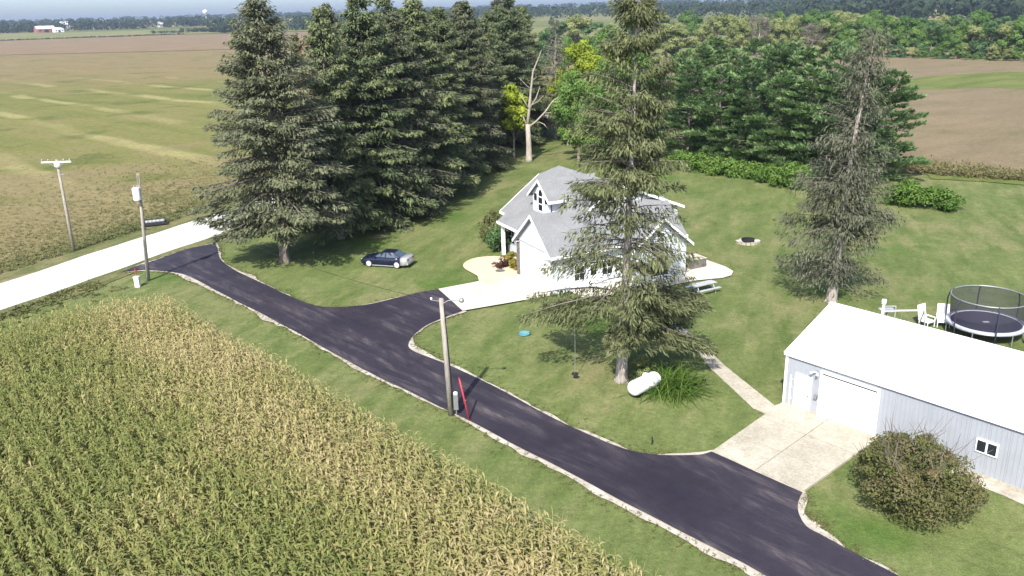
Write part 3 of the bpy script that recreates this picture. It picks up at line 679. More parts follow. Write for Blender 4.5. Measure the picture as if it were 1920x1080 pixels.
def conifer(name, seed, H, prof, z0, dz, nb, mat, barkm, dens=lambda z: 1.0, per_m=24, droop=0.32, hang=0.5, tip=0.25, slen=(.35, .62), swid=(.13, .22), r0=0.35,
            lean=(0, 0), wig=0.15, flat=0.35, label=None, cat='tree', group=None, limb_r=0.05, tint_off=0.0, stubs=0, plate=False, jit=.22, trunkm=None, flat_lo=None, irr=(.55, 1.15), clump=.35):
    r = np.random.default_rng(seed); T = trunk_line(H, lean, wig, seed)
    root = thing(name, label, cat, (0, 0, 0), 0, group)
    tb = MB(); zs = np.linspace(0, H * .985, 14); tp = T(zs)
    rad = [r0 * (1.3 if k == 0 else 1.12 if k == 1 else 1) * max(.05, (1 - z / H)) ** .8 for k, z in enumerate(zs)]
    tp = np.concatenate([tp[:1] - [[0, 0, .15]], tp]); rad = [rad[0] * 1.05] + rad
    tb.tube(tp, rad, 10); 
    for k in range(6):
        an = k * PI / 3 + r.uniform(-.3, .3); tb.tube([(math.cos(an) * r0 * .6, math.sin(an) * r0 * .6, .4), (math.cos(an) * r0 * 1.7, math.sin(an) * r0 * 1.7, -.1)], [r0 * .3, r0 * .15], 5)
    tb.build('trunk', trunkm or barkm, root, True)
    lb = MB(); parts = []; z = z0
    while z < H * .985:
        k = z / H; n = r.poisson(nb) if nb > 3 else nb
        for _ in range(max(2, n)):
            az = r.uniform(0, 2 * PI); zz = z + r.uniform(-.5, .5) * dz
            R = prof(zz, az) * r.uniform(*irr)
            if R < .12: R = .12
            dn = dens(zz) * max(.06, r.uniform(1 - clump * 1.6, 1 + clump))
            o = T(zz); out = np.array([math.cos(az), math.sin(az), 0]); lat = np.array([-math.sin(az), math.cos(az), 0])
            rise = (0.75 * k ** 2 + .12 - .12 * (1 - k)) if not plate else (.12 + .5 * k ** 2); dr = droop * (1 - .55 * k)
            cz = lambda t: R * (rise * t - dr * t ** 2 + tip * dr * t ** 4)
            ts = np.array([0, .3, .6, .85, 1.0])
            cp = o + out * (R * ts)[:, None] + np.array([0, 0, 1.0]) * cz(ts)[:, None] + lat * (r.normal(0, .05) * R * ts ** 2)[:, None]
            lb.tube(cp, [limb_r * (.4 + R / 5) * q for q in (1, .8, .55, .35, .1)], 4, False)
            m = int(R * per_m * dn * (1.0 if R > 1 else 1.6)) + 3
            t = (.14 + .86 * r.random(m) ** .75) if not plate else (.3 + .7 * r.random(m) ** .6)
            ls = (flat * R * (1.08 - t) + .3) * r.random(m) ** .7; sg = np.where(r.random(m) < .5, -1.0, 1.0)
            base = o + out * (R * t)[:, None] + np.array([0, 0, 1.0]) * (cz(t) - (.25 * hang * ls if not plate else 0))[:, None] + lat * (sg * ls)[:, None]
            base = base + r.normal(0, jit * .4, (m, 3)) - np.array([0, 0, 1.0]) * (r.random(m) * jit * (1.0 if not plate else .2))[:, None]
            dv = out * r.uniform(.35, 1.0, m)[:, None] + lat * (sg * r.uniform(.1, 1.0, m))[:, None]
            if plate: dv = dv + np.array([0, 0, 1.0]) * r.uniform(.1, 1.3, m)[:, None]
            else: dv = dv - np.array([0, 0, 1.0]) * (r.uniform(-.15, 1.0, m) * hang * 1.6)[:, None]
            up = np.array([0, 0, 1.0]) + r.normal(0, .35, (m, 3))
            L = r.uniform(*slen, m) * (.75 + .25 * (1 - k)); W = r.uniform(*swid, m)
            V, _ = kites(base, dv, L, W, up)
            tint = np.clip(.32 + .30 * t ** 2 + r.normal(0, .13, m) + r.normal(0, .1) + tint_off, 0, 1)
            parts.append((V, tint))
        z += dz * r.uniform(.8, 1.2)
    for _ in range(stubs):
        zz = r.uniform(z0 * .4, H * .9); az = r.uniform(0, 6.28); q = T(zz); l = r.uniform(.6, 1.8)
        lb.tube([q, q + np.array([math.cos(az) * l * .6, math.sin(az) * l * .6, .1]), q + np.array([math.cos(az) * l, math.sin(az) * l, r.uniform(-.4, .3)])], [.05, .035, .012], 4, False)
    lb.build('branches', barkm, root)
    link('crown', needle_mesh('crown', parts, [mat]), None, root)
    note_kids(root)
    return root

def column_prof(H, R):
    return lambda z, az: R * float(np.interp(z / H, [0, .12, .25, .5, .72, .88, .96, 1], [.72, .92, 1, .84, .54, .28, .13, .04])) * (1 - (.35 if z < 5 else 0) * max(0, math.cos(az + PI / 2)))
def spruce_prof(H, R, z0, p=.85):
    return lambda z, az: R * max(0.03, (1 - (z - z0 * .6) / (H - z0 * .6))) ** p * (1.0 if z > z0 + 1.5 else .82)

def leafy(name, seed, H, R, mat, barkm, label, cat='tree', group=None, full=False, n_lobe=34, leaves=7000, leaf=(.26, .42), z0f=.28, lobe_r=(.22, .36), twig=0, limbs=9, r0=.28, shape=1.0, tint_off=0.0, gap=0.0, thin=.62):
    r = np.random.default_rng(seed); root = thing(name, label, cat, (0, 0, 0), 0, group)
    zc = H * (z0f + (1 - z0f) * .48); hz = H * (1 - z0f) * .5
    c = []
    while len(c) < n_lobe:
        p = r.uniform(-1, 1, 3)
        if .25 < np.linalg.norm(p) < .92 or (full and p[2] < 0 and .3 < np.hypot(p[0], p[1]) < .92): c.append(p)
    c = np.array(c); taper = 1 - .28 * shape * np.clip(c[:, 2:3], 0, 1)
    C = c * np.array([R, R, hz]) * np.c_[taper, taper, np.ones(len(c))] + [0, 0, zc]
    tb = MB(); top = np.array([r.normal(0, .2), r.normal(0, .2), zc + hz * .2])
    tb.tube([(0, 0, -.15), (0, 0, .2), (top[0] * .3, top[1] * .3, H * .25), top], [r0 * 1.4, r0 * 1.1, r0 * .8, r0 * .3], 8); tb.build('trunk', barkm, root, True)
    lb = MB()
    for i in r.permutation(len(C))[:limbs]:
        s = np.array([top[0] * .4, top[1] * .4, H * r.uniform(.2, .45)]); m = (s + C[i]) / 2 + [0, 0, -.05 * H * r.random()]
        lb.tube([s, m, C[i]], [r0 * .42, r0 * .26, r0 * .08], 5, False)
    parts = []; per = leaves // n_lobe
    for i in range(len(C)):
        lr = R * r.uniform(*lobe_r); m = int(per * r.uniform(.7, 1.3))
        d = unit(r.normal(0, 1, (m, 3)) + [0, 0, .35]); rad = lr * (r.random(m) ** .28)
        base = C[i] + d * rad[:, None] * np.array([1.0, 1.0, .8])
        dv = np.cross(d, r.normal(0, 1, (m, 3))) + d * r.uniform(-.2, .6, (m, 1)) - [0, 0, .3]
        L = r.uniform(*leaf, m); W = L * r.uniform(thin * .75, thin * 1.25, m)
        V, _ = kites(base, dv, L, W, d + [0, 0, .35] + r.normal(0, .45, (m, 3)), .08)
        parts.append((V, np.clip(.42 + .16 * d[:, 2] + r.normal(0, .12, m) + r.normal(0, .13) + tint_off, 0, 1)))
    for _ in range(twig):
        i = r.integers(len(C)); s = C[i]; e = s + np.array([r.normal(0, .5), r.normal(0, .5), r.uniform(.6, 1.6)]) * R * .35
        lb.tube([s, (s + e) / 2 + r.normal(0, .05, 3), e], [.022, .016, .006], 3, False)
    lb.build('branches', M['twig_bark'], root)
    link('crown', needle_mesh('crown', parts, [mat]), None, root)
    note_kids(root); return root

def put(root, used, px, py, top=None, H=None, rot=None, sxy=1.0, label=None, group=None, zoff=0.0):
    p = G(px, py); s = 1.0
    if top is not None: s = height_at(p, top) / H
    rot = random.uniform(0, 6.28) if rot is None else rot
    if not used.get(root.name):
        used[root.name] = True; root.location = (p[0], p[1], p[2] + zoff); root.rotation_euler = (0, 0, rot); root.scale = (s * sxy, s * sxy, s)
        if label: root['label'] = label
        if group: root['group'] = group
        return root
    return copy_tree(root, (p[0], p[1], p[2] + zoff), rot, (s * sxy, s * sxy, s), label, group)
USED = {}; random.seed(5)

# ------------------------------------------------------------------ hero spruces
# tall thin-crowned spruce in front of the house
zc_ = np.array([0, 2.2, 3.0, 4.5, 6.5, 8.5, 10.5, 12, 14.5, 17.5, 20, 21.5, 22.8])
rl_ = np.array([3.4, 5.4, 6.2, 6.3, 5.7, 4.5, 3.8, 3.6, 3.3, 3.0, 2.1, 1.4, .4])
dens_c = lambda z: float(np.interp(z, [2, 4, 5.5, 6.8, 10, 11.5, 23], [2.3, 2.3, 1.9, .55, .48, .95, 1.1]))
def ct_prof(z, az):
    front = max(0.0, math.cos(az + PI / 2)); lo = float(np.interp(z, [5, 9], [1, 0]))
    return float(np.interp(z, zc_, rl_)) * (1 + .12 * math.cos(az - 2.9)) * (1 - .62 * front ** .7 * lo)
ct = conifer('tall_spruce', 21, 22.9, ct_prof, 3.7, .46, 5, M['spruce_c'], M['twig_bark'], dens_c, 60, .46, 1.15, .3, (.28, .58), (.055, .11), .31,
             (.55, .0), .12, .34, 'tall thin grey-green spruce with pale trunk standing between house and white tank', 'tree', None, .04, 0, 26, trunkm=M['grey_bark'], irr=(.6, 1.08))
p = G(1165, 715); ct.location = p
# sparse grey spruce behind the barn
zr_ = np.array([0, 1.5, 3, 5, 7, 9, 11, 13, 15, 17, 19.8]); rr_ = np.array([1.0, 2.6, 3.9, 3.9, 4.1, 3.6, 3.1, 2.7, 2.2, 1.9, 1.0])
dens_r = lambda z: float(np.interp(z, [1, 3, 5, 6.2, 7.5, 10, 11, 12, 14, 20], [.55, .8, .6, .9, 1.0, .8, .5, .9, .8, .5]))
rt = conifer('grey_spruce', 33, 19.7, lambda z, az: float(np.interp(z, zr_, rr_)) * (1 - .4 * max(0, math.cos(az + PI / 2))), 2.6, .36, 5, M['spruce_g'], M['twig_bark'], dens_r, 62, .3, 1.3, .3, (.28, .56), (.06, .115), .34,
             (.95, 0), .45, .4, 'sparse half-bare grey spruce with exposed trunk behind the blue barn', 'tree', None, .035, 0, 60, trunkm=M['grey_bark'], irr=(.2, 1.25), clump=.75, jit=.5)
p = G(1558, 566); rt.location = p

# ------------------------------------------------------------------ spruce row on the left
SPR = 'tall spruces in the row between gravel road and lawn'
sa = conifer('spruce_tree', 41, 24.0, column_prof(24, 6.8), 3.5, .42, 7, M['spruce_a'], M['twig_bark'], lambda z: 1.0, 40, .34, .6, .35, (.36, .66), (.11, .19), .42, (.3, 0), .1, .36,
             'olive-grey spruce with short bare trunk at the road end of the spruce row', 'tree', SPR, .05, .04)
put(sa, USED, 535, 492, -14, 24.0, 0.3)
vs_ = [conifer('spruce_tree', 50 + i, 24.0, column_prof(24, R_), z_ + .6, .46, 7, M[m_], M['twig_bark'], lambda z: 1.0, 33, .36, .65, .3, (.4, .72), (.13, .22), .4, (0, 0), .12, .36,
                'tall dark spruce in the crowded row between gravel road and lawn', 'tree', SPR, .05, to)
       for i, (R_, z_, p_, m_, to) in enumerate([(6.6, 1.2, .72, 'spruce_b', 0.05), (6.0, 1.8, .74, 'spruce_b', .14), (6.6, 1.0, .7, 'spruce_a', -.1), (4.8, 3.0, .78, 'spruce_b', .02)])]
row = [(1, 640, 448, 6, .8), (0, 705, 418, -14, 1.0), (2, 762, 396, 20, .95), (1, 800, 372, -8, 1.05), (0, 838, 345, 12, .9), (2, 880, 322, -2, .95), (3, 915, 296, 28, .95), (0, 960, 272, -12, .9),
       (3, 590, 420, 55, .6), (2, 650, 400, 2, .7), (1, 690, 372, 30, 1.0), (0, 745, 352, -12, .95), (3, 790, 330, -6, 1.1), (1, 835, 308, 8, 1.0), (2, 878, 290, 0, 1.0), (0, 925, 262, 20, 1.0), (1, 985, 255, 8, .95), (2, 940, 240, -6, 1.0)]
ORD = ['second', 'third', 'fourth', 'fifth', 'sixth', 'seventh', 'eighth', 'ninth', 'tenth']
for i, (vi, px, py, top, sxy) in enumerate(row):
    put(vs_[vi], USED, px, py, top, 24.0, None, sxy, ('dark spruce, %s from the gravel road in the rank along the lawn' % ORD[i]) if i < 8 else 'tall dark spruce in the back rank of the spruce row', SPR)
rd = conifer('dying_spruce', 61, 16.0, spruce_prof(16, 2.3, 2.0, .8), 1.5, .6, 5, M['red_needles'], M['spruce_bark'], lambda z: .45, 20, .3, .6, .3, (.35, .6), (.1, .18), .22, (0, 0), .1, .36,
             'thin rust-brown dying spruce among the dark spruces', 'tree', None, .05)
put(rd, USED, 607, 432, 62, 16.0)
gd_ = conifer('bare_conifer', 62, 18.0, spruce_prof(18, 3.6, 2.0, .7), 2, .6, 5, M['leaf_grey'], M['grey_bark'], lambda z: .55, 20, .3, .6, .3, (.35, .65), (.08, .15), .22, (0, 0), .1, .36,
              'grey leafless conifer behind the dead white tree', 'tree', None, .06)
put(gd_, USED, 1042, 262, 32, 18.0)

# ------------------------------------------------------------------ white pines
PNG_ = 'white pines behind the hedge'
def pine_prof(H, R): return lambda z, az: R * float(np.interp(z / H, [0, .08, .3, .55, .8, 1], [.85, 1, .98, .78, .45, .06])) * (1 + .25 * math.sin(az * 3 + z * 1.7))
pv = [conifer('white_pine', 70 + i, 15.0, pine_prof(15, R_), .7, .95, 7, M['pine'], M['twig_bark'], lambda z: 1.0, 46, .1, 0, .2, (.5, .85), (.18, .3), .3, (0, 0), .15, .38,
              'bushy blue-green white pine in the grove behind the hedge', 'tree', PNG_, .06, to, plate=True) for i, (R_, to) in enumerate([(5.4, .0), (4.9, .1), (5.9, -.06)])]
PI_ = -1
for vi, px, py, top, sxy in [(0, 1290, 292, 108, 1.0), (1, 1345, 300, 120, 1.05), (2, 1400, 306, 118, 1.0), (0, 1455, 316, 130, 1.0), (1, 1510, 324, 122, 1.05), (2, 1575, 330, 92, 1.0), (0, 1655, 334, 128, 1.0),
                             (1, 1310, 262, 85, 1.05), (2, 1375, 268, 92, 1.0), (0, 1440, 275, 78, 1.0), (1, 1500, 280, 88, 1.1), (2, 1560, 288, 78, .95), (0, 1620, 296, 118, 1.0), (1, 1335, 235, 70, 1.1), (2, 1410, 240, 72, 1.0), (0, 1480, 245, 76, 1.0), (1, 1280, 240, 92, 1.0), (2, 1255, 268, 110, .9)]:
    PI_ += 1; put(pv[vi], USED, px, py, top, 15.0, None, sxy, ('white pine behind the hedge, %s from the tan field along the lawn' % (['last'] + ORD[::-1][3:] + ['first'])[PI_]) if PI_ < 7 else 'bushy white pine in the back ranks of the pine grove', PNG_)

# ------------------------------------------------------------------ dead tree and broadleaf trees of the yard
dt = thing('dead_tree', 'bare pale dead tree with broken limbs on the lawn', 'tree', G(992, 302))
tb = MB(); Hd = height_at(G(992, 302), 92)
k = Hd / 16.6
tb.tube([(0, 0, -.1), (0, 0, .4), (.02, 0, 2.5), (-.1, 0, 5.6)], [.7, .5, .42, .34], 10); tb.build('trunk', M['dead_bark'], dt, True)
lb = MB()
for path, rad in [([(-.1, 0, 5.4), (.15, .1, 7.5), (.5, .1, 10.5), (.9, 0, 13.4), (1.8, -.1, 15.4), (2.2, 0, 16.4)], [.4, .32, .24, .17, .1, .04]),
                  ([(.0, 0, 5.2), (1.2, -.2, 6.0), (2.6, -.2, 7.4), (3.8, -.1, 9.0), (5.0, 0, 9.8)], [.26, .22, .18, .12, .04]), ([(3.6, -.1, 8.8), (4.7, -.3, 8.9), (5.6, -.3, 8.4)], [.1, .07, .03]),
                  ([(2.4, -.2, 7.2), (3.9, 0, 7.3), (4.6, .1, 7.6)], [.09, .06, .03]), ([(.1, 0, 8.0), (-.7, .1, 9.4), (-1.2, .1, 10.2)], [.18, .12, .04]), ([(.2, 0, 7.9), (1.3, .2, 9.5), (1.9, .2, 11.2)], [.17, .12, .04]),
                  ([(.4, .1, 8.4), (1.6, -.2, 9.0), (2.4, -.2, 9.9)], [.12, .09, .03]), ([(-.1, 0, 5.2), (-.7, .1, 6.6), (-.9, .2, 8.2)], [.2, .16, .08]), ([(.55, 0, 10.8), (-.4, .2, 11.6), (-1.3, .3, 12.6)], [.08, .05, .02]),
                  ([(.7, 0, 12.0), (1.5, .1, 12.6)], [.07, .03]), ([(1.6, 0, 5.9), (2.4, -.4, 5.6), (2.9, -.5, 4.9)], [.12, .09, .04])]:
    lb.tube([np.array(q) * k for q in path], [a * k * .72 for a in rad], 7)
lb.build('limbs', M['dead_bark'], dt, True)
yt = leafy('young_maple', 81, 9.5, 2.7, M['leaf_yellow'], M['spruce_bark'], 'yellow-green young maple beside the dead tree', n_lobe=26, leaves=5600, leaf=(.3, .5), z0f=.42, r0=.15)
put(yt, USED, 964, 297, 158, 9.5)
BT = 'broadleaf trees behind the house'
lv = [leafy('broadleaf_tree', 90, 15, 5.0, M['leaf_mid'], M['spruce_bark'], 'full mid-green broadleaf tree behind the house', group=BT, leaves=9000, leaf=(.32, .55), z0f=.1),
      leafy('broadleaf_tree', 91, 15, 4.6, M['leaf_yellow'], M['spruce_bark'], 'yellow-tinged broadleaf tree behind the dead tree', group=BT, leaves=7500, leaf=(.32, .55), z0f=.15, tint_off=-.22),
      leafy('broadleaf_tree', 92, 17, 6.2, M['leaf_olive'], M['spruce_bark'], 'broad olive-green tree in the wood beyond the tan field', group=None, leaves=8000, leaf=(.45, .8), z0f=-.04, full=True),
      leafy('broadleaf_tree', 93, 17, 5.6, M['leaf_dark'], M['spruce_bark'], 'dark green tree in the wood beyond the tan field', group=None, leaves=7500, leaf=(.45, .8), z0f=-.04, full=True),
      leafy('broadleaf_tree', 94, 16, 5.0, M['leaf_grey'], M['grey_bark'], 'grey thin-leaved tree at the edge of the wood', group=None, leaves=3500, leaf=(.4, .75), z0f=.15, twig=40, thin=.3),
      leafy('broadleaf_tree', 95, 17, 6.0, M['leaf_mid'], M['spruce_bark'], 'rounded mid-green tree in the wood beyond the tan field', group=None, leaves=7500, leaf=(.45, .8), z0f=.06)]
for vi, px, py, top, sxy in [(0, 1085, 302, 122, .8), (0, 1130, 310, 150, .85), (0, 1065, 272, 130, .8), (1, 1058, 262, 122, .8), (1, 1100, 255, 92, .9), (0, 1140, 262, 105, .9), (0, 1180, 270, 125, .9), (1, 1150, 240, 78, .9), (0, 1215, 262, 118, .85), (1, 1085, 232, 62, .95), (0, 1120, 225, 55, .9), (0, 1190, 230, 80, .9)]:
    put(lv[vi], USED, px, py, top, 15, None, sxy)
# the wood beyond the tan field
WD = 'trees of the wood beyond the tan field'
wl = {2: 'broad olive-green tree in the wood beyond the tan field', 3: 'dark green tree in the wood beyond the tan field', 4: 'grey thin-leaved tree at the edge of the wood', 5: 'rounded mid-green tree in the wood beyond the tan field'}
wr_ = random.Random(3)
def wood(px, py, top, kinds=(2, 2, 3, 5, 5), sxy=1.0):
    vi = wr_.choice(kinds); put(lv[vi], USED, px, py, top, 17 if vi != 4 else 16, None, sxy * wr_.uniform(.9, 1.25), wl[vi], WD)
for px in range(1560, 2010, 26):
    wood(px + wr_.uniform(-8, 8), 100 + (px - 1560) * .032 + wr_.uniform(-1, 2), wr_.uniform(22, 40) + (px - 1560) * .02, sxy=1.15)
for px in range(1250, 2000, 30):
    wood(px + wr_.uniform(-8, 8), 84 + (px - 1560) * .02, wr_.uniform(14, 28), (2, 3, 5, 4, 2), 1.15)
for px in range(1040, 1600, 34):
    wood(px + wr_.uniform(-8, 8), 112 - (px - 1040) * .02, wr_.uniform(18, 40), (2, 4, 5, 2, 2) if px > 1200 else (2, 5, 3), 1.15)
for px in range(1566, 1990, 19):
    vi = wr_.choice((3, 5, 2)); put(lv[vi], USED, px + wr_.uniform(-5, 5), 104 + (px - 1560) * .034 + wr_.uniform(-1, 1), wr_.uniform(74, 90) + (px - 1560) * .034, 17, None, 1.5, 'low bushy growth along the foot of the wood by the tan field', 'bushes along the foot of the wood')
for px in range(1030, 1240, 36): wood(px, 140, wr_.uniform(38, 70), (5, 2, 3))

# ------------------------------------------------------------------ far-off woods, farms and the water tower
def far_wood(name, rows, mat, seed, leaf):
    r = np.random.default_rng(seed); parts = []
    for (xa, ya, xb, yb, hgt, n, depth) in rows:
        for i in range(n):
            t = r.random(); p = G(xa + (xb - xa) * t, ya + (yb - ya) * t); d = np.hypot(p[0], p[1]); k = p[:2] / d
            q = p[:2] + k * r.uniform(0, depth); zz = gz(q[0], q[1]); hh = hgt * r.uniform(.6, 1.15); R = hh * r.uniform(.4, .6)
            m = 60; dd = unit(r.normal(0, 1, (m, 3)) + [0, 0, .3]); base = np.array([q[0], q[1], zz + hh * .52]) + dd * np.array([R, R, hh * .48])
            L = r.uniform(.6, 1.2, m) * leaf * hh / 14
            V, _ = kites(base, np.cross(dd, r.normal(0, 1, (m, 3))), L, L * .7, dd + r.normal(0, .4, (m, 3)), .08)
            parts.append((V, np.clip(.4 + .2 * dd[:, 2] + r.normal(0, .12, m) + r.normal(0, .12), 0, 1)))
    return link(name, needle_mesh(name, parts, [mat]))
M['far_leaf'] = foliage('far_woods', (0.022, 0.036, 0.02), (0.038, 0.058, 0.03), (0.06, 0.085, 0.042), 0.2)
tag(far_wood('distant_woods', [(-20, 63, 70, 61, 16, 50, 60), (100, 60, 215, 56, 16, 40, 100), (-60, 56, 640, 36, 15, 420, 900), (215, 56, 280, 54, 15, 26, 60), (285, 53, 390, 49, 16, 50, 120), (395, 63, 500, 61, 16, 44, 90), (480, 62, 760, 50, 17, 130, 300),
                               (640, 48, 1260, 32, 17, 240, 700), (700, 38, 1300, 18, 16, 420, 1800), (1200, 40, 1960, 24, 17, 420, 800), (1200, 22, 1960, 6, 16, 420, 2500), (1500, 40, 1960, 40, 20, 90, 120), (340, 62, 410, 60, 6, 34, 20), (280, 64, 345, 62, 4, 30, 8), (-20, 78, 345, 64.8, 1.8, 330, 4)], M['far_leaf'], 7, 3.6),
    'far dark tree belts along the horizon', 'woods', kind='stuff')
def farm(name, px, py, wpx, H, depth, wallm, roofm, label, cat, arched=False):
    p = G(px, py); d = np.linalg.norm(p - CAMP); W = wpx * d / FPX; a = -math.atan2(p[0], p[1]) + .25
    t = thing(name, label, cat, p, a)
    MB().box(-W / 2, W / 2, 0, depth, -1, H * .55).build('wall', wallm, t)
    if arched:
        pr = [(W / 2 * 1.03 * math.cos(q), H * .5 + H * .5 * math.sin(q)) for q in np.linspace(0, PI, 9)]
        mb = MB(); mb.add([(x, -.4, z) for x, z in pr] + [(x, depth + .4, z) for x, z in pr], [tuple(range(9))[::-1], tuple(range(9, 18))] + [(i, i + 1, i + 10, i + 9) for i in range(8)] + [(0, 9, 17, 8)]); mb.build('roof', roofm, t)
    else:
        mb = MB(); mb.slab([(-W / 2 - .4, -.5, H * .5), (W / 2 + .4, -.5, H * .5), (W / 2 + .4, depth / 2, H), (-W / 2 - .4, depth / 2, H)], .2)
        mb.slab([(-W / 2 - .4, depth + .5, H * .5), (W / 2 + .4, depth + .5, H * .5), (W / 2 + .4, depth / 2, H), (-W / 2 - .4, depth / 2, H)], .2); mb.build('roof', roofm, t)
        for s in (-1, 1): MB().wallpoly([(s * W / 2 * .99, 0, H * .55), (s * W / 2 * .99, depth, H * .55), (s * W / 2 * .99, depth / 2, H * .96)], .1).build('gable', wallm, t)
    MB().box(-W * .12, W * .12, -.06, -.004, 0, H * .4).build('door', M['dark'], t)
    for s in (-.32, .32): MB().box(W * s - W * .06, W * s + W * .06, -.06, -.004, H * .2, H * .38).build('window', M['glass'], t)
M['barn_red'] = simple('faded_barn_red', (0.30, 0.10, 0.085), 0.8)
M['pale_roof'] = simple('weathered_tin', (0.5, 0.46, 0.46), 0.5)
farm('red_barn', 88, 61.0, 27, 11, 20, M['barn_red'], M['pale_roof'], 'faded red barn with pale tin roof across the fields', 'barn')
farm('arched_shed', 112, 60.5, 14, 8, 14, M['white_paint'], M['white_paint'], 'white arched shed beside the far red barn', 'shed', True)
farm('far_house', 123, 51, 12, 12, 12, M['siding'], M['white_paint'], 'white far house among trees behind the red barn', 'house')
farm('far_house', 308, 51, 15, 10, 14, M['siding'], M['pale_roof'], 'white farmhouse with long pale roof in front of the far woods', 'house')
farm('far_house', 52, 47, 11, 10, 12, M['white_paint'], M['white_paint'], 'white roofed building at the far end of the fields', 'house')
farm('far_house', 1535, 29, 26, 9, 12, M['siding'], M['pale_roof'], 'low pale house under tall dark trees far beyond the wood', 'house')
p = G(300, 52); dirr = ray(384.5, 22); dist = 2600.0; wp = CAMP + dirr * (dist / np.hypot(dirr[0], dirr[1])); gzt = gz(wp[0], wp[1])
wt = thing('water_tower', 'white water tower with round tank on the horizon', 'water tower', (wp[0], wp[1], gzt)); hz_ = wp[2] - gzt
MB().lathe([(3.2, -1), (1.7, 6), (1.5, hz_ - 9), (2.6, hz_ - 6.5)], 12).build('stem', M['white_paint'], wt, True)
MB().lathe([(2.6, hz_ - 6.5), (5.4, hz_ - 3.6), (7.0, hz_), (5.8, hz_ + 3.4), (2.8, hz_ + 5.2), (.01, hz_ + 5.6)], 16).build('tank', M['white_paint'], wt, True)

# ------------------------------------------------------------------ shrubs and hedges
def shrub(name, label, seed, px, py, R, H, mat, leaves, leaf, group=None, cat='shrub', **kw):
    o = leafy(name, seed, H, R, mat, M['spruce_bark'], label, cat, group, leaves=leaves, leaf=leaf, z0f=kw.pop('z0f', .02), r0=.06, **kw); p = G(px, py); o.location = p; o.rotation_euler = (0, 0, seed * 1.3); return o
shrub('large_bush', 'big twiggy olive and reddish bush on the lawn in front of the blue barn', 101, 1705, 952, 2.85, 3.7, M['bush'], 32000, (.09, .2), n_lobe=95, lobe_r=(.09, .33), twig=150, thin=.42, shape=1.6)
HI_ = -1
HG = 'hedge shrubs along the foot of the white pines'
hb = shrub('hedge_shrub', 'bright green hedge shrub at the end farthest from the grey spruce', 103, 1275, 314, 2.6, 2.2, M['hedge'], 2600, (.22, .4), HG)
for px, py, s in [(1308, 319, 1.0), (1340, 325, 1.0), (1372, 329, .95), (1405, 333, 1.05), (1440, 340, 1.1), (1474, 346, 1.15), (1506, 351, 1.1)]:
    HI_ += 1; q = G(px, py); copy_tree(hb, q, px * .7, (s, s, s * wr_.uniform(.85, 1.1)), 'bright green hedge shrub, %s from the end farthest from the grey spruce' % ORD[HI_])
sb_ = shrub('spreading_shrub', 'low spreading green shrub on the lawn beside the tan field', 104, 1700, 384, 2.9, 2.5, M['hedge'], 3400, (.22, .4), 'low green shrubs beside the tan field', tint_off=-.14)
q = G(1758, 391); copy_tree(sb_, q, 1.0, (.95, .95, .85))
sh = shrub('dark_shrub', 'rounded dark green shrub at the front corner of the house', 105, 935, 470, 1.5, 2.9, M['leaf_dark'], 3800, (.14, .24)); 
sh2 = shrub('reddish_shrub', 'taller bronze-green shrub behind the dark shrub by the house', 106, 925, 452, 1.6, 3.3, M['bush'], 3200, (.14, .25), tint_off=.05)
M['maroon'] = foliage('maroon_leaves', (0.035, 0.018, 0.018), (0.07, 0.03, 0.03), (0.11, 0.05, 0.045))
M['gold'] = foliage('gold_grass', (0.14, 0.13, 0.025), (0.26, 0.22, 0.05), (0.36, 0.3, 0.09))
shrub('maroon_plant', 'low dark maroon mound plant on the tan walk', 107, 938, 503, .85, .95, M['maroon'], 900, (.1, .18), cat='plant', n_lobe=14)
shrub('golden_plant', 'yellow-gold leafy plant against the stone pier', 108, 958, 496, .62, 1.35, M['gold'], 900, (.12, .22), 'golden plants by the garage corner', 'plant', n_lobe=12)
shrub('golden_plant', 'yellow-gold leafy plant against the stone pier', 109, 963, 508, .55, 1.1, M['gold'], 800, (.12, .22), 'golden plants by the garage corner', 'plant', n_lobe=12)
# round stepping stone in the walk
st = MB().lathe([(.01, .19), (.42, .19), (.45, .172)][::-1], 14).build('stepping_stone', M['dark_stone'], None, False, tuple(G(938, 511)[:2]) + (.0,)); tag(st, 'flat round grey stone in the tan walk below the maroon plant', 'stone')
def blades(name, label, px, py, n, L, seed, mat, spread=1.0):
    r = np.random.default_rng(seed); V = []; F = []; T = []
    for i in range(n):
        az = r.uniform(0, 2 * PI); l = L * r.uniform(.6, 1.15); w = r.uniform(.03, .055); b0 = np.array([r.normal(0, .42), r.normal(0, .42), 0]) * spread
        out = np.array([math.cos(az), math.sin(az), 0]); lat = np.array([-math.sin(az), math.cos(az), 0]); el = r.uniform(.5, 1.3); k = len(V); tn = float(np.clip(r.normal(.5, .2), 0, 1))
        for j, s in enumerate(np.linspace(0, 1, 5)):
            c = b0 + out * l * (s * math.cos(el) + .35 * s * s) + np.array([0, 0, 1]) * l * (s * math.sin(el) - .75 * s ** 2.2 * math.cos(el) - .12 * s ** 3)
            c[2] = max(c[2], .02); ww = w * (1 - .85 * s); V += [c - lat * ww, c + lat * ww]; T += [tn, tn]
            if j: a = k + j * 2; F.append((a - 2, a - 1, a + 1, a))
    root = thing(name, label, 'plant', G(px, py)); link('leaves', np_mesh('leaves', np.array(V), np.array(F), T, [mat]), None, root)
    st_ = MB(); st_.lathe([(.5 * spread, -.05), (.35 * spread, .08), (.01, .12)], 10); st_.build('base', M['soil'], root); return root
blades('lily_clump', 'wide clump of arching green blade leaves beside the white tank', 1258, 728, 760, 1.95, 120, M['blade'], 1.5)
shrub('low_shrub', 'small olive shrub between spruce trunk and white tank', 121, 1205, 708, .8, 1.5, M['leaf_olive'], 1500, (.1, .18), n_lobe=16)

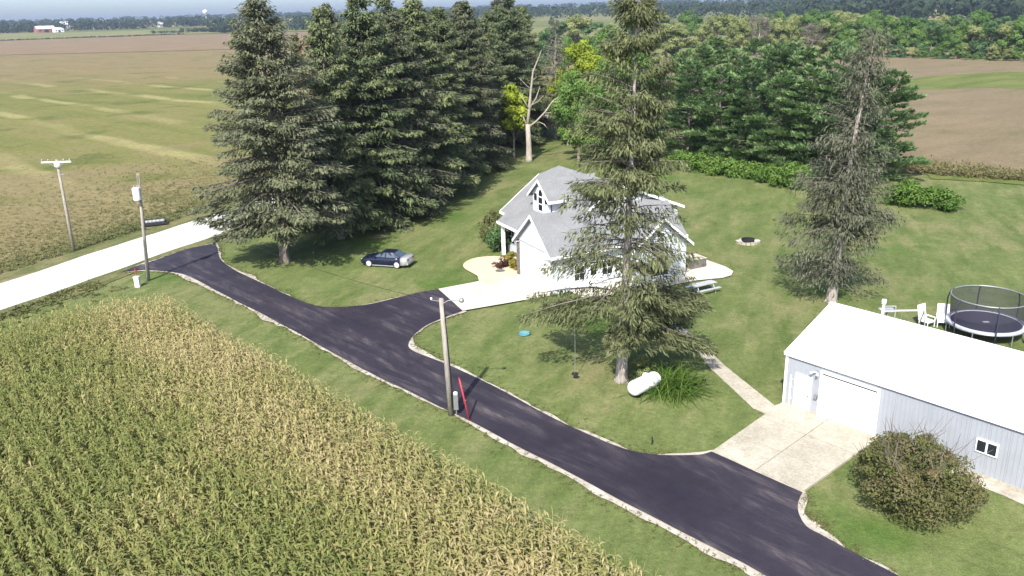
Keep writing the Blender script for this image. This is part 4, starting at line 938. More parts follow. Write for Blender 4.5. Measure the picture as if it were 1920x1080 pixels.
# ------------------------------------------------------------------ corn
def corn_field():
    r = np.random.default_rng(77); HT = 2.25
    e0, e1_ = g2(300, 548, HT), g2(1245, 1085, HT); dr = (e1_ - e0) / np.linalg.norm(e1_ - e0); nr = np.array([dr[1], -dr[0]])
    if nr @ (np.array([0.0, 0]) - e0) < 0 and True: pass
    side = -1 if ((np.array(g2(200, 900)) - e0) @ nr) < 0 else 1; nr = nr * side
    back = [g2(-200, 640, HT), g2(0, 596, HT), g2(120, 570, HT), g2(230, 552, HT), e0]
    bx = np.array([(q - e0) @ nr for q in back]); bs = np.array([(q - e0) @ dr for q in back]); o = np.argsort(bx); bx, bs = bx[o], bs[o]
    P = []; T = []
    nrow = int(min(62, bx.max() / .76 + 30))
    for i in range(nrow):
        nn = i * .76; s0 = float(np.interp(nn, bx, bs)); s = s0 + r.uniform(0, .3); smax = np.linalg.norm(e1_ - e0) + 14
        while s < smax:
            q = e0 + dr * s + nr * (nn + r.normal(0, .03)); v = np.array([q[0], q[1], 1.5]) - CAMP; z = v @ _F
            x, y = 960 + FPX * (v @ _R) / z, 540 - FPX * (v @ _U) / z
            if -260 < x < 2000 and y < 1400: P.append((q[0], q[1], s - s0, nn)); 
            s += r.uniform(.11, .21)
    P = np.array(P); n = len(P); pass
    # patchy dryness: along the drive the outer rows are tan and yellow, inside mostly green
    def vn(x, y, sc, sd):
        rr = np.random.default_rng(sd); g = rr.random((64, 64)); fx, fy = (x / sc) % 63, (y / sc) % 63; ix, iy = fx.astype(int), fy.astype(int); a, b = fx - ix, fy - iy
        a = a * a * (3 - 2 * a); b = b * b * (3 - 2 * b)
        return (g[ix, iy] * (1 - a) + g[ix + 1, iy] * a) * (1 - b) + (g[ix, iy + 1] * (1 - a) + g[ix + 1, iy + 1] * a) * b
    X, Y, S, Nn = P[:, 0] + 200, P[:, 1] + 200, P[:, 2], P[:, 3]
    edge = np.exp(-((Nn - 3.2) / 3.0) ** 2) * .5 * (.55 + .9 * vn(X, Y, 5, 1)) + .22 * np.exp(-Nn / 1.2)
    patch = np.clip(vn(X, Y, 4.5, 2) * .6 + vn(X, Y, 1.6, 3) * .4 - .52, 0, 1) * .9
    ptint = np.clip(.36 + edge + patch + .12 * np.exp(-S / 3) + r.normal(0, .06, n), .04, .95)
    NL = 11; parts = []
    stalk = []
    ht = HT * (1 + r.normal(0, .06, n)) * (.9 + .15 * vn(X, Y, 6, 5))
    base = np.c_[P[:, :2], np.full(n, .03)]; plean = r.normal(0, .07, (n, 2))
    Vs, Fs, Ts = [], [], []
    off = 0
    plane = math.atan2(dr[1], dr[0]) + r.normal(0, .65, n)
    for j in range(NL):
        zf = .22 + .70 * j / (NL - 1); az = plane + (j % 2) * PI + r.normal(0, .45, n)
        out = np.c_[np.cos(az), np.sin(az), np.zeros(n)]; lat = np.c_[-np.sin(az), np.cos(az), np.zeros(n)]
        l = r.uniform(.38, .7, n) * (1.0 if j < NL - 3 else .75); w = r.uniform(.032, .052, n); el = r.uniform(.65, 1.2, n)
        o = base + np.c_[plean * (zf * ht)[:, None], zf * ht]
        row_ = []
        for sidx, s in enumerate((0, .38, .72, 1.0)):
            c = o + out * (l * (s * np.cos(el) + .18 * s * s))[:, None]; c[:, 2] += l * (s * np.sin(el) - (.95 + .3 * (el < .9)) * s ** 2 * .8)
            ww = w * (.55, 1.0, .75, .12)[sidx]; row_.append(np.stack([c - lat * ww[:, None], c + lat * ww[:, None]], 1))
        V = np.concatenate(row_, 1)      # n, 8, 3
        idx = off + np.arange(n)[:, None] * 8
        for a in (0, 2, 4): Fs.append(np.c_[idx + a, idx + a + 1, idx + a + 3, idx + a + 2])
        Vs.append(V.reshape(-1, 3)); low = (1 - zf) * .28
        Ts.append(np.repeat(np.clip(ptint + low * .5 + r.normal(0, .15, n), 0, 1), 8)); off += n * 8
    # stalk with tassel
    top = base + np.c_[plean * ht[:, None], ht]; tas = top + np.c_[plean * .3 + r.normal(0, .06, (n, 2)), np.full(n, .32)]
    w = .016
    for a, b, wd, tt_ in ((base, top, .016, None), (top - [0, 0, .12], tas - [0, 0, .16], .016, .6)):
        ax = r.uniform(0, PI, n); lat = np.c_[np.cos(ax), np.sin(ax), np.zeros(n)] * wd
        V = np.stack([a - lat, a + lat, b + lat * .5, b - lat * .5], 1); idx = off + np.arange(n)[:, None] * 4; Fs.append(np.c_[idx, idx + 1, idx + 2, idx + 3]); Vs.append(V.reshape(-1, 3)); Ts.append(np.repeat(np.clip(ptint + .1, 0, 1) if tt_ is None else np.full(n, tt_), 4)); off += n * 4
    me = np_mesh('corn_plants', np.concatenate(Vs), np.concatenate(Fs), np.concatenate(Ts), [M['corn']])
    tag(link('corn_plants', me), 'dense field of ripening green corn with dry yellow rows along the drive', 'corn', kind='stuff')
    poly = [e0, e1_ + dr * 14] + [e1_ + dr * 14 + nr * nrow * .76] + [e0 + nr * x + dr * s for x, s in list(zip(bx, bs))[::-1]]
    sheet('corn_soil', poly, .045, M['soil'], 3, .15, 17)
corn_field()

# weeds and bean plants of the left field margin
def weeds(name, label, cat, n, sampler, mat, hgt, seed, leaf=(.18, .4), m=9):
    r = np.random.default_rng(seed); parts = []
    for i in range(n):
        q, hs, tn = sampler(r); mm = m; d = unit(r.normal(0, 1, (mm, 3)) + [0, 0, .5]); H = hgt * hs * r.uniform(.5, 1.2)
        base = np.array([q[0], q[1], gz(q[0], q[1]) + .06 + H * .35]) + d * np.array([H * .55, H * .55, H * .4]) * r.random((mm, 1)); L = r.uniform(*leaf, mm) * (.6 + .5 * hs)
        V, _ = kites(base, d * [1, 1, .3] + r.normal(0, .25, (mm, 3)), L, L * .5, np.array([0, 0, 1.0]) + r.normal(0, .3, (mm, 3)), .1); parts.append((V, np.clip(tn + r.normal(0, .12, mm), 0, 1)))
    return tag(link(name, needle_mesh(name, parts, [mat])), label, cat, kind='stuff')
def s_left(r):
    s = r.uniform(-35, 60); t = -2.6 - r.exponential(11); q = road(s, t); c = .5 + .38 * math.sin(q[0] * .21 + 1) * math.cos(q[1] * .13) + r.normal(0, .08)
    return q, (1.1 if -t < 7 else .8), (c if -t > 9 else c * .8)
weeds('field_weeds', 'patchy green and brown weeds beside the gravel road', 'weeds', 9000, s_left, M['weed'], .34, 131, (.1, .24))
def s_right(r):
    t = r.random(); a = g2(1736 + 300 * t, 324 + 23 * t) ; q = a + r.normal(0, .9, 2) + np.array([-.4, 1.0]) * r.exponential(3.0); return q, 1.0, .72 + r.normal(0, .1)
weeds('field_edge_plants', 'dry tan crop plants at the edge of the right field', 'crop', 2200, s_right, M['weed'], .9, 132)
def s_verge(r):
    s = r.uniform(-30, float((rr1 - rl0) @ rdir) - 3); q = road(s, rw + .8 + r.exponential(1.2)); return q, .5, .45 + r.normal(0, .1)
weeds('verge_weeds', 'short ragged grass between gravel road and corn', 'grass', 900, s_verge, M['weed'], .45, 133)
_tp = SH; _tn = OP - AP
def s_edge(r):
    while True:
        i = r.integers(len(_tp)); q = _tp[i] + _tn[i] * (r.exponential(.22) - .14) + r.normal(0, .1, 2)
        c1 = (q - SO) @ np.array([math.cos(SA), math.sin(SA)]); c2 = (q - SO) @ np.array([-math.sin(SA), math.cos(SA)]); h1 = (q - HO) @ np.array([math.cos(HA), math.sin(HA)]); h2 = (q - HO) @ np.array([-math.sin(HA), math.cos(HA)])
        rd_ = (q - rl0) @ rnor
        if not (-.6 < c1 < 6.1 and -9.5 < c2 < 0) and not (-.5 < h1 < 6.3 and -8.3 < h2 < 0) and rd_ > rw + .6: break
    return q, .5, .42 + r.normal(0, .15)
weeds('edge_grass', 'ragged dry grass fringe along the edges of the asphalt drive', 'grass', 5200, s_edge, M['weed'], .2, 134, (.06, .14), 6)
def s_lawn(r):
    q = np.array([r.uniform(-30, 40), r.uniform(34, 110)]); return q, .3, .4

# ------------------------------------------------------------------ car on the lawn
M['navy'] = simple('navy_paint', (0.012, 0.016, 0.038), 0.22, 0.3, 0.1, 2, 0.6)
M['silver'] = simple('silver_paint', (0.50, 0.51, 0.52), 0.3, 0.5, 0.06, 2, 0.5)
M['rim'] = simple('pale_alloy', (0.62, 0.61, 0.6), 0.35, 0.3)
M['tail'] = simple('tail_lamp_red', (0.35, 0.03, 0.03), 0.25)
M['lamp'] = simple('clear_lamp', (0.8, 0.8, 0.78), 0.2)
M['car_glass'] = simple('blue_car_glass', (0.05, 0.075, 0.09), 0.06, 0, 0.1, 2, 0.8)
cf, cr = G(692, 500), G(747, 503.5); cdv = (cf - cr)[:2]; CA = math.atan2(cdv[1], cdv[0]); cdv = cdv / np.linalg.norm(cdv); cn = np.array([-cdv[1], cdv[0]])
cmid = (cf + cr)[:2] / 2 - cn * .78
car = thing('parked_car', 'dark blue sedan with silver tail and pale wheels parked on the grass', 'car', (cmid[0], cmid[1], .02), CA)
def loft(stations, close=True):
    """stations: (x, half width, z bottom, z mid, z shoulder, z top, top width factor)"""
    mb = MB(); V = []; F = []
    for (x, w, zb, zm, zs, zt, tf) in stations:
        half = [(w * .9, zb), (w * .985, zb + .08), (w, zm), (w * .975, zs), (w * tf, zt)]
        V += [(x, -y, z) for y, z in half] + [(x, y, z) for y, z in reversed(half)]
    n = 10
    for i in range(len(stations) - 1):
        for k in range(n): F.append((i * n + k, i * n + (k + 1) % n, (i + 1) * n + (k + 1) % n, (i + 1) * n + k))
    F.append(tuple(range(n))[::-1]); F.append(tuple(range((len(stations) - 1) * n, len(stations) * n)))
    return mb.add(V, F)
body = loft([(-1.72, .905, .22, .6, .9, .985, .86), (-1.2, .91, .20, .6, .9, .97, .87), (-.3, .915, .19, .6, .88, .945, .88), (.6, .915, .19, .6, .87, .935, .88), (1.05, .91, .2, .6, .86, .925, .86), (1.5, .9, .21, .58, .82, .88, .82), (1.95, .86, .22, .52, .73, .8, .78), (2.22, .77, .27, .48, .64, .7, .75), (2.36, .62, .34, .47, .56, .6, .75)]).build('body', M['navy'], car, True)
rear = loft([(-2.38, .7, .42, .6, .84, .9, .84), (-2.3, .82, .34, .62, .9, .965, .86), (-2.1, .885, .27, .62, .92, .99, .86), (-1.722, .906, .225, .6, .9, .986, .86)]).build('rear_body', M['silver'], car, True)
cb = MB(); cabB = [(-1.78, .74), (-1.0, .80), (.3, .80), (1.02, .72)]; cabT = [(-1.0, .57), (-.72, .60), (.0, .60), (.26, .56)]
V = [(x, -y, .93) for x, y in cabB] + [(x, y, .93) for x, y in cabB[::-1]] + [(x, -y, 1.36 + .03 * (i in (1, 2))) for i, (x, y) in enumerate(cabT)] + [(x, y, 1.36 + .03 * (i in (1, 2))) for i, (x, y) in list(enumerate(cabT))[::-1]]
cb.add(V, [tuple(range(7, -1, -1)), tuple(range(8, 16))] + [(i, (i + 1) % 8, 8 + (i + 1) % 8, 8 + i) for i in range(8)]); cb.build('cabin', M['navy'], car)
MB().slab([(-.98, -.55, 1.365), (-.98, .55, 1.365), (-.72, .585, 1.40), (-.72, -.585, 1.40)], .01).build('roof_trim', M['navy'], car)
def pane(name, poly, mat=M['car_glass'], off=.012):
    P = [np.array(q, float) for q in poly]; n = np.cross(P[1] - P[0], P[2] - P[0]); n /= np.linalg.norm(n); c = sum(P) / len(P)
    if n @ (c - np.array([-.3, 0, 1.0])) < 0: n = -n
    P = [c + (p - c) * .93 + n * off for p in P]; Q = [p - n * off * .8 for p in P]; k = len(P)
    return MB().add(P + Q, [tuple(range(k)), tuple(range(2 * k - 1, k - 1, -1))] + [(i, k + i, k + (i + 1) % k, (i + 1) % k) for i in range(k)]).build(name, mat, car)
pane('windshield', [(1.0, -.68, .95), (1.0, .68, .95), (.28, .53, 1.345), (.28, -.53, 1.345)])
pane('rear_window', [(-1.74, -.68, .96), (-1.74, .68, .96), (-1.03, .53, 1.345), (-1.03, -.53, 1.345)])
for s in (-1, 1):
    pane('side_window', [(.86, s * .75, .95), (-.22, s * .8, .95), (-.22, s * .605, 1.36), (.2, s * .575, 1.345)])
    pane('side_window', [(-.3, s * .8, .95), (-1.35, s * .775, .95), (-.92, s * .585, 1.355), (-.3, s * .605, 1.36)])
    MB().box(.62, .82, s * .9 - .06 + (.05 if s > 0 else -.05), s * .9 + .06 + (.05 if s > 0 else -.05), .92, 1.04).build('mirror', M['navy'], car)
    MB().tube([(2.12, s * .64, .62), (2.3, s * .55, .56)], [.11, .075], 10).build('headlight', M['lamp'], car, True)
    MB().box(-2.4, -2.25, s * .58 - .16, s * .58 + .16, .72, .86).build('tail_light', M['tail'], car)
    MB().box(-1.4, 1.3, s * .895 - .015, s * .895 + .015, .17, .24).build('sill', M['silver'], car)
    for dx in (-.26, ): MB().box(-.27, -.255, s * .9165 - .004, s * .9165 + .004, .3, .86).build('door_seam', M['dark'], car)
    for x in (1.4, -1.38):
        wh = MB(); wh.tube([(x, s * .68, .33), (x, s * .93, .33)], .335, 20); wo_ = wh.build('wheel', M['dark'], car)
        MB().tube([(x, s * .925, .33), (x, s * .95, .33)], [.26, .24], 18).build('rim', M['rim'], wo_)
        for q in range(5):
            a = q * 2 * PI / 5; MB().tube([(x + .06 * math.cos(a), s * .952, .33 + .06 * math.sin(a)), (x + .22 * math.cos(a), s * .952, .33 + .22 * math.sin(a))], [.03, .022], 5).build('spoke', M['silver'], wo_)
MB().box(-2.395, -2.3, -.26, .26, .55, .68).build('number_plate', M['lamp'], car)
MB().box(-2.44, -2.2, -.78, .78, .34, .52).build('rear_bumper', M['silver'], car)

# ------------------------------------------------------------------ poles
def lean_top(px, py, H, xt):
    b = G(px, py); best = 0
    for k in np.linspace(-1.6, 1.6, 161):
        v = b + np.array([k, 0, H]) - CAMP; x = 960 + FPX * (v @ _R) / (v @ _F)
        if abs(x - xt) < abs(960 + FPX * ((b + np.array([best, 0, H]) - CAMP) @ _R) / ((b + np.array([best, 0, H]) - CAMP) @ _F) - xt): best = k
    return b, best
def pole(name, label, px, py, top, xt, r0):
    b = G(px, py); H = height_at(b, top); b, lx = lean_top(px, py, H, xt)
    t = thing(name, label, 'utility pole', b)
    MB().tube([(0, 0, -.3), (lx * .5, 0, H * .5), (lx, 0, H)], [r0, r0 * .86, r0 * .72], 12).build('pole', M['pole_wood'], t, True)
    return t, H, lx
t, H, lx = pole('utility_pole', 'utility pole with white crossarm beyond the gravel road', 139, 472, 299, 106, .17)
ca = MB().box(lx - 1.45, lx + 1.45, -.22, -.1, H - .28, H - .16).build('crossarm', M['white_trim'], t)
for x in (-1.35, -.75, .75, 1.35): MB().lathe([(.03, 0), (.05, .05), (.09, .1), (.09, .18), (.04, .24), (.001, .26)], 10, (lx + x, -.16)).build('insulator', M['grey_metal'], ca, True).location = (0, 0, H - .16)
for s in (-1, 1): MB().tube([(lx + s * .85, -.2, H - .24), (lx, -.17, H - .85)], .025, 5).build('brace', M['grey_metal'], t)
MB().lathe([(.2, H - .75), (.3, H - .6), (.3, H - .34), (.001, H - .3)], 10, (lx, -.02)).build('pole_cap_bracket', M['white_trim'], t, True)
MB().box(lx * .82 - .04, lx * .82 + .55, -.06, .06, H * .84, H * .84 + .07).build('side_bracket', M['grey_metal'], t)
t, H, lx = pole('utility_pole', 'utility pole with white transformer can beside the driveway mouth', 278, 527, 326, 259, .16)
zt = height_at(G(278, 527), 374)
xx = lx * zt / H
tc = MB().lathe([(.001, 0), (.30, .02), (.31, .1), (.31, 1.02), (.27, 1.12), (.001, 1.16)], 16, (xx - .02, -.52)).build('transformer', M['white_paint'], t, True); tc.location = (0, 0, zt)
MB().box(-.05, .05, -.1, .2, 0, .1).build('mount', M['dark'], tc).location = (xx, -.3, .8)
MB().box(-.33, .33, -.02, .02, -.05, .02).build('base_band', M['dark'], tc).location = (xx - .02, -.52, .02)
for s in (-.12, .12): MB().lathe([(.03, 0), (.05, .08), (.03, .2), (.001, .24)], 8, (xx - .02 + s, -.52)).build('bushing', M['grey_metal'], tc, True).location = (0, 0, 1.1)
MB().tube([(lx, -.14, H - .1), (xx + .1, -.2, zt + 1.3)], .02, 5).build('lead_wire', M['dark'], t)
MB().tube([(.0, -.17, 0), (lx * .4, -.17, H * .4)], .035, 6).build('conduit', M['grey_metal'], t)
t, H, lx = pole('yard_pole', 'tall grey wooden yard pole with lamp arm at the edge of the drive', 846, 779, 559, 827, .17)
arm = MB().tube([(lx, 0, H - .35), (lx + .4, -.05, H - .12), (lx + 1.0, -.1, H - .1)], .028, 7).build('lamp_arm', M['grey_metal'], t)
MB().lathe([(.001, .16), (.09, .14), (.16, .02), (.12, -.08), (.001, -.1)], 12, (lx + 1.12, -.1)).build('lamp', M['grey_metal'], arm, True).location = (0, 0, H - .14)
MB().tube([(lx - .02, 0, H - .18), (lx - .55, .1, H - .12)], .022, 6).build('wire_bracket', M['grey_metal'], t)
MB().lathe([(.03, 0), (.06, .05), (.06, .12), (.001, .16)], 8, (lx - .55, .1)).build('insulator', M['lamp'], t, True).location = (0, 0, H - .12)
MB().tube([(.19, -.06, 0), (.17 + lx * .5, -.06, H * .5), (.13 + lx, -.04, H - .3)], .035, 6).build('conduit', M['dark'], t)
mbx = MB().box(.2, .46, -.32, -.1, .5, 1.45).build('meter_box', M['grey_metal'], t)
MB().lathe([(.12, 0), (.12, .1), (.06, .14), (.001, .15)], 14).build('meter', M['lamp'], mbx, True).location = (.33, -.21, 1.45)
MB().tube([(.33, -.2, 0), (.33, -.2, .5)], .04, 6).build('pipe', M['grey_metal'], mbx)
b, lx2 = lean_top(882, 791, 2.7, 861)
rp = thing('marker_post', 'leaning red post beside the yard pole', 'post', b)
MB().tube([(0, 0, -.2), (lx2, 0, 2.7)], [.055, .05], 10).build('post', M['red'], rp, True); MB().tube([(lx2, 0, 2.7), (lx2 * 1.02, 0, 2.76)], [.058, .03], 10).build('cap', M['red'], rp, True)
MB().tube([(lx2 * .5 - .07, 0, 1.35), (lx2 * .5 + .07, 0, 1.35)], .03, 6).build('clip', M['grey_metal'], rp)
pb = thing('utility_pedestal', 'small white utility pedestal with red flag stake by the driveway mouth', 'pedestal', G(259, 538))
MB().prism([(-.2, -.16), (.2, -.16), (.2, .16), (-.2, .16)], 0, .85).build('cabinet', M['white_paint'], pb); MB().box(-.23, .23, -.19, .19, .85, .95).build('lid', M['white_paint'], pb); MB().tube([(-.12, .3, 0), (-.14, .3, 1.6)], .018, 5).build('stake', M['grey_metal'], pb); MB().box(-.18, -.1, .27, .33, 1.05, 1.65).build('flag', M['red'], pb)

wa_ = G(278, 527) + np.array([.4, -.1, 8.6]); wb_ = G(846, 779) + np.array([-.7, .1, 7.0])
sw_ = MB().tube([wa_ + (wb_ - wa_) * t - np.array([0, 0, 1.1]) * 4 * t * (1 - t) for t in np.linspace(0, 1, 17)], .012, 5, False).build('service_wire', M['dark'], None, True); tag(sw_, 'thin sagging service wire between transformer pole and yard pole', 'wire')
# stack of pipes beside the road
pp = thing('pipe_stack', 'small pile of dark and white drain pipes across the gravel road', 'pipes', G(292, 423), math.atan2(rdir[1], rdir[0]) - .75)
for k, (y, z, m_, l) in enumerate([(-.45, .22, 'dark', 1.3), (0, .22, 'dark', 1.2), (.45, .22, 'dark', 1.3), (-.22, .55, 'grey_metal', 1.0), (.22, .55, 'dark', .9)]):
    mb = MB(); mb.tube([(-l + j * .2, y, z) for j in range(int(l * 10) + 1)], [.21 if j % 2 else .19 for j in range(int(l * 10) + 1)], 12, True); mb.build('pipe', M[m_], pp)

# ------------------------------------------------------------------ yard things
ta, tb_ = G(1183, 750), G(1232, 726); tdv = (tb_ - ta)[:2]; TA = math.atan2(tdv[1], tdv[0])
tmid = (ta + tb_)[:2] / 2
tk = thing('propane_tank', 'white horizontal propane tank lying near the tall spruce', 'tank', (tmid[0], tmid[1], 0), TA)
prof = []; R_, HL = .46, .92
mb = MB(); ring = []
for a in np.linspace(-PI / 2, 0, 6): ring.append((-HL + R_ * .75 * math.sin(a), R_ * math.cos(a)))
for a in np.linspace(0, PI / 2, 6): ring.append((HL + R_ * .75 * math.sin(a), R_ * math.cos(a)))
mb.tube([(x, 0, .66) for x, _ in ring], [max(.01, r_) for _, r_ in ring], 20); mb.build('tank_body', M['white_paint'], tk, True)
MB().lathe([(.2, 1.08), (.2, 1.2), (.16, 1.29), (.001, 1.32)], 14, (.1, 0)).build('valve_dome', M['white_paint'], tk, True)
for x in (-.6, .6): MB().box(x - .08, x + .08, -.28, .28, 0, .3).build('leg', M['dark'], tk)
sw = thing('disc_swing', 'dark disc swing on a long rope under the spruce', 'swing', G(1078, 712))
swh = 3.4
MB().tube([(0, 0, .42), (.02, 0, swh * .5), (0, 0.05, swh + 1.2)], .018, 5).build('rope', M['grey_metal'], sw); MB().lathe([(.001, .36), (.2, .36), (.22, .4), (.18, .45), (.001, .46)], 14).build('seat', M['dark'], sw, True)
td = thing('teal_sled', 'teal plastic saucer lying on the lawn', 'saucer', G(983, 628)); MB().lathe([(.001, .05), (.34, .06), (.42, .16), (.45, .16), (.38, .03), (.001, .02)], 18).build('dish', M['teal'], td, True)
for s in (-1, 1): MB().tube([(s * .36, -.08, .15), (s * .42, 0, .21), (s * .36, .08, .15)], .015, 5).build('handle', M['dark'], td)
sk = thing('short_stake', 'short dark stake in the lawn near the asphalt', 'stake', G(1222, 834)); MB().tube([(0, 0, -.1), (.02, 0, .42)], [.035, .03], 7).build('stake', M['dark'], sk); MB().lathe([(.045, .42), (.05, .45), (.001, .47)], 8).build('cap', M['dark'], sk)
# fire pit
fp = thing('fire_pit', 'round stone fire pit with dark iron ring on the back lawn', 'fire pit', G(1402, 456))
for k in range(14):
    a = k * 2 * PI / 14; mb = MB(); mb.prism([(-.17, -.12), (.17, -.11), (.16, .12), (-.16, .11)], 0, .2 + .03 * (k % 3)); o = mb.build('stone', M['concrete_old'], fp); o.location = (.82 * math.cos(a), .82 * math.sin(a), 0.02); o.rotation_euler = (0, 0, a + PI / 2)
MB().lathe([(.62, .02), (.62, .45), (.58, .45), (.58, .02)], 20).build('iron_ring', M['dark'], fp)
MB().lathe([(.001, .1), (.58, .08)], 16).build('ash', M['concrete_old'], fp)
for s, nm in ((-1, 'bench'), (1, 'bench')):
    bq = hloc(0, 0); p = G(1402 + s * 15, 456); bo = thing('stone_bench', 'pale flat stone bench beside the fire pit, on its %s side' % ('house' if s < 0 else 'field'), 'bench', (p[0], p[1], 0), .2); MB().box(-.35, .35, -.2, .2, .2, .3).build('seat', M['concrete_new'], bo)
    for e in (-.25, .25): MB().box(e - .06, e + .06, -.15, .15, 0, .2).build('leg', M['concrete_old'], bo)
# picnic table on the lawn by the patio
pt = G(1318, 548); pc = thing('picnic_table', 'grey picnic table with two benches beside the patio edge', 'picnic table', (pt[0], pt[1], 0), math.radians(25.7 + 2))
M['grey_wood'] = simple('silvered_wood', (0.36, 0.37, 0.39), 0.6, 0, .15, 5)
for k in range(5): MB().box(-1.15, 1.15, -.36 + k * .15, -.36 + k * .15 + .135, .72, .76).build('tabletop_board', M['grey_wood'], pc)
for s in (-1, 1):
    for k in range(2): MB().box(-1.15, 1.15, s * .72 - .14 + k * .145, s * .72 - .14 + k * .145 + .13, .42, .46).build('bench_board', M['grey_wood'], pc)
    for x in (-.8, .8): MB().tube([(x, s * .62, 0), (x, s * .22, .72)], .035, 6).build('leg', M['grey_metal'], pc)
for x in (-.8, .8): MB().box(x - .04, x + .04, -.8, .8, .36, .415).build('crossbar', M['grey_metal'], pc)
# hot tub on the patio
ht_ = hloc(5.6, 14.3); tub = thing('hot_tub', 'square hot tub with dark skirt and pale cover on the patio', 'hot tub', (ht_[0], ht_[1], .1), HA); tub.scale = (.78, .78, 1)
for k in range(12):
    for s in (-1, 1):
        MB().box(-.96 + k * .16, -.96 + k * .16 + .15, s * .96 - .03, s * .96 + .03, .03, .8).build('skirt_slat', M['dark_stone'], tub); MB().box(s * .96 - .03, s * .96 + .03, -.9 + k * .15, -.9 + k * .15 + .14, .03, .8).build('skirt_slat', M['dark_stone'], tub)
MB().box(-.92, .92, -.92, .92, 0, .78).build('shell', M['dark_stone'], tub)
for s in (-1, 1): MB().slab([(-1.02 if s < 0 else .01, -1.02, .83), (-.01 if s < 0 else 1.02, -1.02, .83), (-.01 if s < 0 else 1.02, 1.02, .83), (-1.02 if s < 0 else .01, 1.02, .83)], -.1 if False else .03).build('cover', M['concrete_new'], tub)
# trampoline behind the barn
tc_ = G(1848, 604, .9); dS = np.linalg.norm(tc_ - CAMP); TR = 58.0 * dS / FPX
tr = thing('trampoline', 'round trampoline with dark net enclosure on the lawn behind the barn', 'trampoline', (tc_[0], tc_[1], 0))
M['pad'] = simple('blue_grey_pad', (0.42, 0.43, 0.52), 0.6); M['mat_dark'] = simple('black_mat', (0.035, 0.035, 0.06), 0.8)
def net_mat():
    m, nt, b = nodes('net_mesh'); b.inputs['Base Color'].default_value = (.03, .03, .045, 1); b.inputs['Roughness'].default_value = .9
    trn = nt.nodes.new('ShaderNodeBsdfTransparent'); mx = nt.nodes.new('ShaderNodeMixShader'); mx.inputs[0].default_value = .55
    nt.links.new(trn.outputs[0], mx.inputs[1]); nt.links.new(b.outputs[0], mx.inputs[2]); nt.links.new(mx.outputs[0], nt.nodes['Material Output'].inputs[0]); return m
MB().lathe([(TR * .88, .93), (TR * .9, .97), (TR * 1.0, .96), (TR * 1.0, .86), (TR * .97, .84)], 40).build('edge_pad', M['pad'], tr)
MB().lathe([(.001, .9), (TR * .9, .92)], 40).build('jumping_mat', M['mat_dark'], tr)
MB().box(-.18, .22, -.1, .1, .915, .93).build('mat_mark', M['pad'], tr)
MB().lathe([(TR * .90, .95), (TR * .93, 1.6), (TR * .96, 2.75)], 40).build('net', net_mat(), tr)
def ringt(r, z, rad, n=40): return MB().tube([(r * math.cos(a), r * math.sin(a), z) for a in np.linspace(0, 2 * PI, n + 1)], rad, 6, False)
ringt(TR * .96, 2.76, .045).build('top_hoop', M['grey_metal'], tr, True)
ringt(TR * .98, .82, .05).build('frame_ring', M['grey_metal'], tr, True)
for k in range(6):
    a = k * PI / 3 + .25; c, s_ = math.cos(a), math.sin(a)
    MB().tube([(TR * 1.0 * c, TR * 1.0 * s_, .05), (TR * 1.05 * c, TR * 1.05 * s_, 1.0), (TR * 1.06 * c, TR * 1.06 * s_, 2.1), (TR * 1.01 * c, TR * 1.01 * s_, 2.65), (TR * .96 * c, TR * .96 * s_, 2.78)], .045, 8).build('net_post', M['mat_dark'], tr, True)
    a += .5; c, s_ = math.cos(a), math.sin(a)
    MB().tube([(TR * .98 * c, TR * .98 * s_, .82), (TR * .98 * c, TR * .98 * s_, .04)], .035, 6).build('leg', M['grey_metal'], tr)
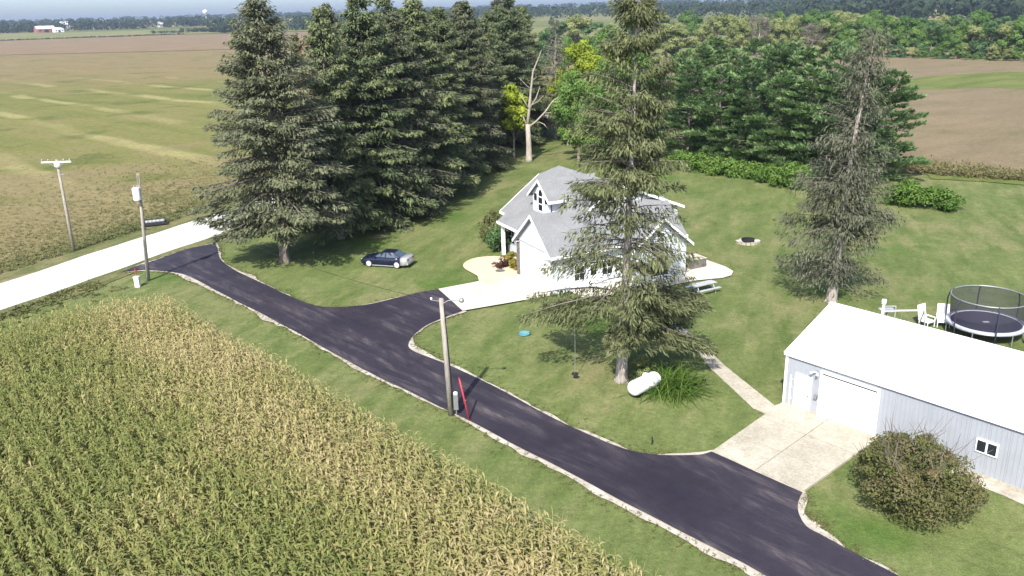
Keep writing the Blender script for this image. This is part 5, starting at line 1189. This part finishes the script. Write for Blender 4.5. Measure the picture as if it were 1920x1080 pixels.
# white chairs and low climbing frame behind the barn
def chair(px, py, rot, label):
    p = G(px, py, 0); c = thing('lawn_chair', label, 'chair', (p[0], p[1], 0), rot, 'white plastic chairs behind the barn')
    MB().box(-.38, .38, -.36, .36, .4, .46).build('seat', M['white_trim'], c); MB().slab([(-.4, .36, .46), (.4, .36, .46), (.4, .58, 1.5), (-.4, .58, 1.5)], .05).build('backrest', M['white_trim'], c)
    for s in (-1, 1):
        MB().box(s * .41 - .04, s * .41 + .04, -.36, .4, .66, .71).build('armrest', M['white_trim'], c)
        for y in (-.32, .34): MB().tube([(s * .38, y, 0), (s * .38, y, .66)], .03, 6).build('leg', M['white_trim'], c)
chair(1767, 612, -.35, 'high-backed white plastic chair standing beside the trampoline'); chair(1737, 612, .5, 'white plastic chair half hidden by the barn roof, next to the climbing frame')
p0, p1 = G(1664, 583, 1.9), G(1733, 582, 1.9); fd_ = (p1 - p0)[:2]; cfm = thing('climbing_frame', 'low grey metal climbing frame behind the barn roof', 'climbing frame', (p0[0], p0[1], 0), math.atan2(fd_[1], fd_[0])); FL = float(np.linalg.norm(fd_))
MB().tube([(0, 0, 1.9), (FL, 0, 1.9)], .07, 8).build('top_beam', M['pad'], cfm)
for x in (0.0, FL):
    for s in (-1, 1): MB().tube([(x, 0, 1.9), (x, s * .7, 0)], .04, 6).build('leg', M['grey_metal'], cfm)
MB().tube([(.1, -.5, .65), (FL - .1, -.5, .65)], .03, 6).build('lower_rail', M['grey_metal'], cfm)
MB().box(-.5, .45, -.35, .35, 1.95, 2.01).build('platform', M['grey_wood'], cfm)
for x in (-.45, .4): MB().tube([(x, -.3, 0), (x, -.3, 2.35)], .03, 6).build('platform_post', M['grey_wood'], cfm)
MB().tube([(-.45, -.3, 2.35), (.4, -.3, 2.35)], .03, 6).build('guard_rail', M['grey_wood'], cfm)
for x in (FL * .4, FL * .62):
    MB().tube([(x, 0, 1.85), (x, 0, .6)], .015, 4).build('swing_rope', M['grey_metal'], cfm)

# ------------------------------------------------------------------ summer haze over the fields
hz = MB().box(-10800, 10800, -10800, 10800, -1.5, 62).build('haze', None)
hm = bpy.data.materials.new('thin_haze'); hm.use_nodes = True; ht = hm.node_tree; ht.nodes.clear()
ho = ht.nodes.new('ShaderNodeOutputMaterial'); pv_ = ht.nodes.new('ShaderNodeVolumePrincipled'); pv_.inputs['Color'].default_value = (0.80, 0.88, 1.0, 1); pv_.inputs['Density'].default_value = 0.00016; pv_.inputs['Anisotropy'].default_value = 0.5
ht.links.new(pv_.outputs[0], ho.inputs['Volume']); hz.data.materials.clear(); hz.data.materials.append(hm); tag(hz, 'thin pale blue summer haze over the far fields', 'haze', kind='stuff')
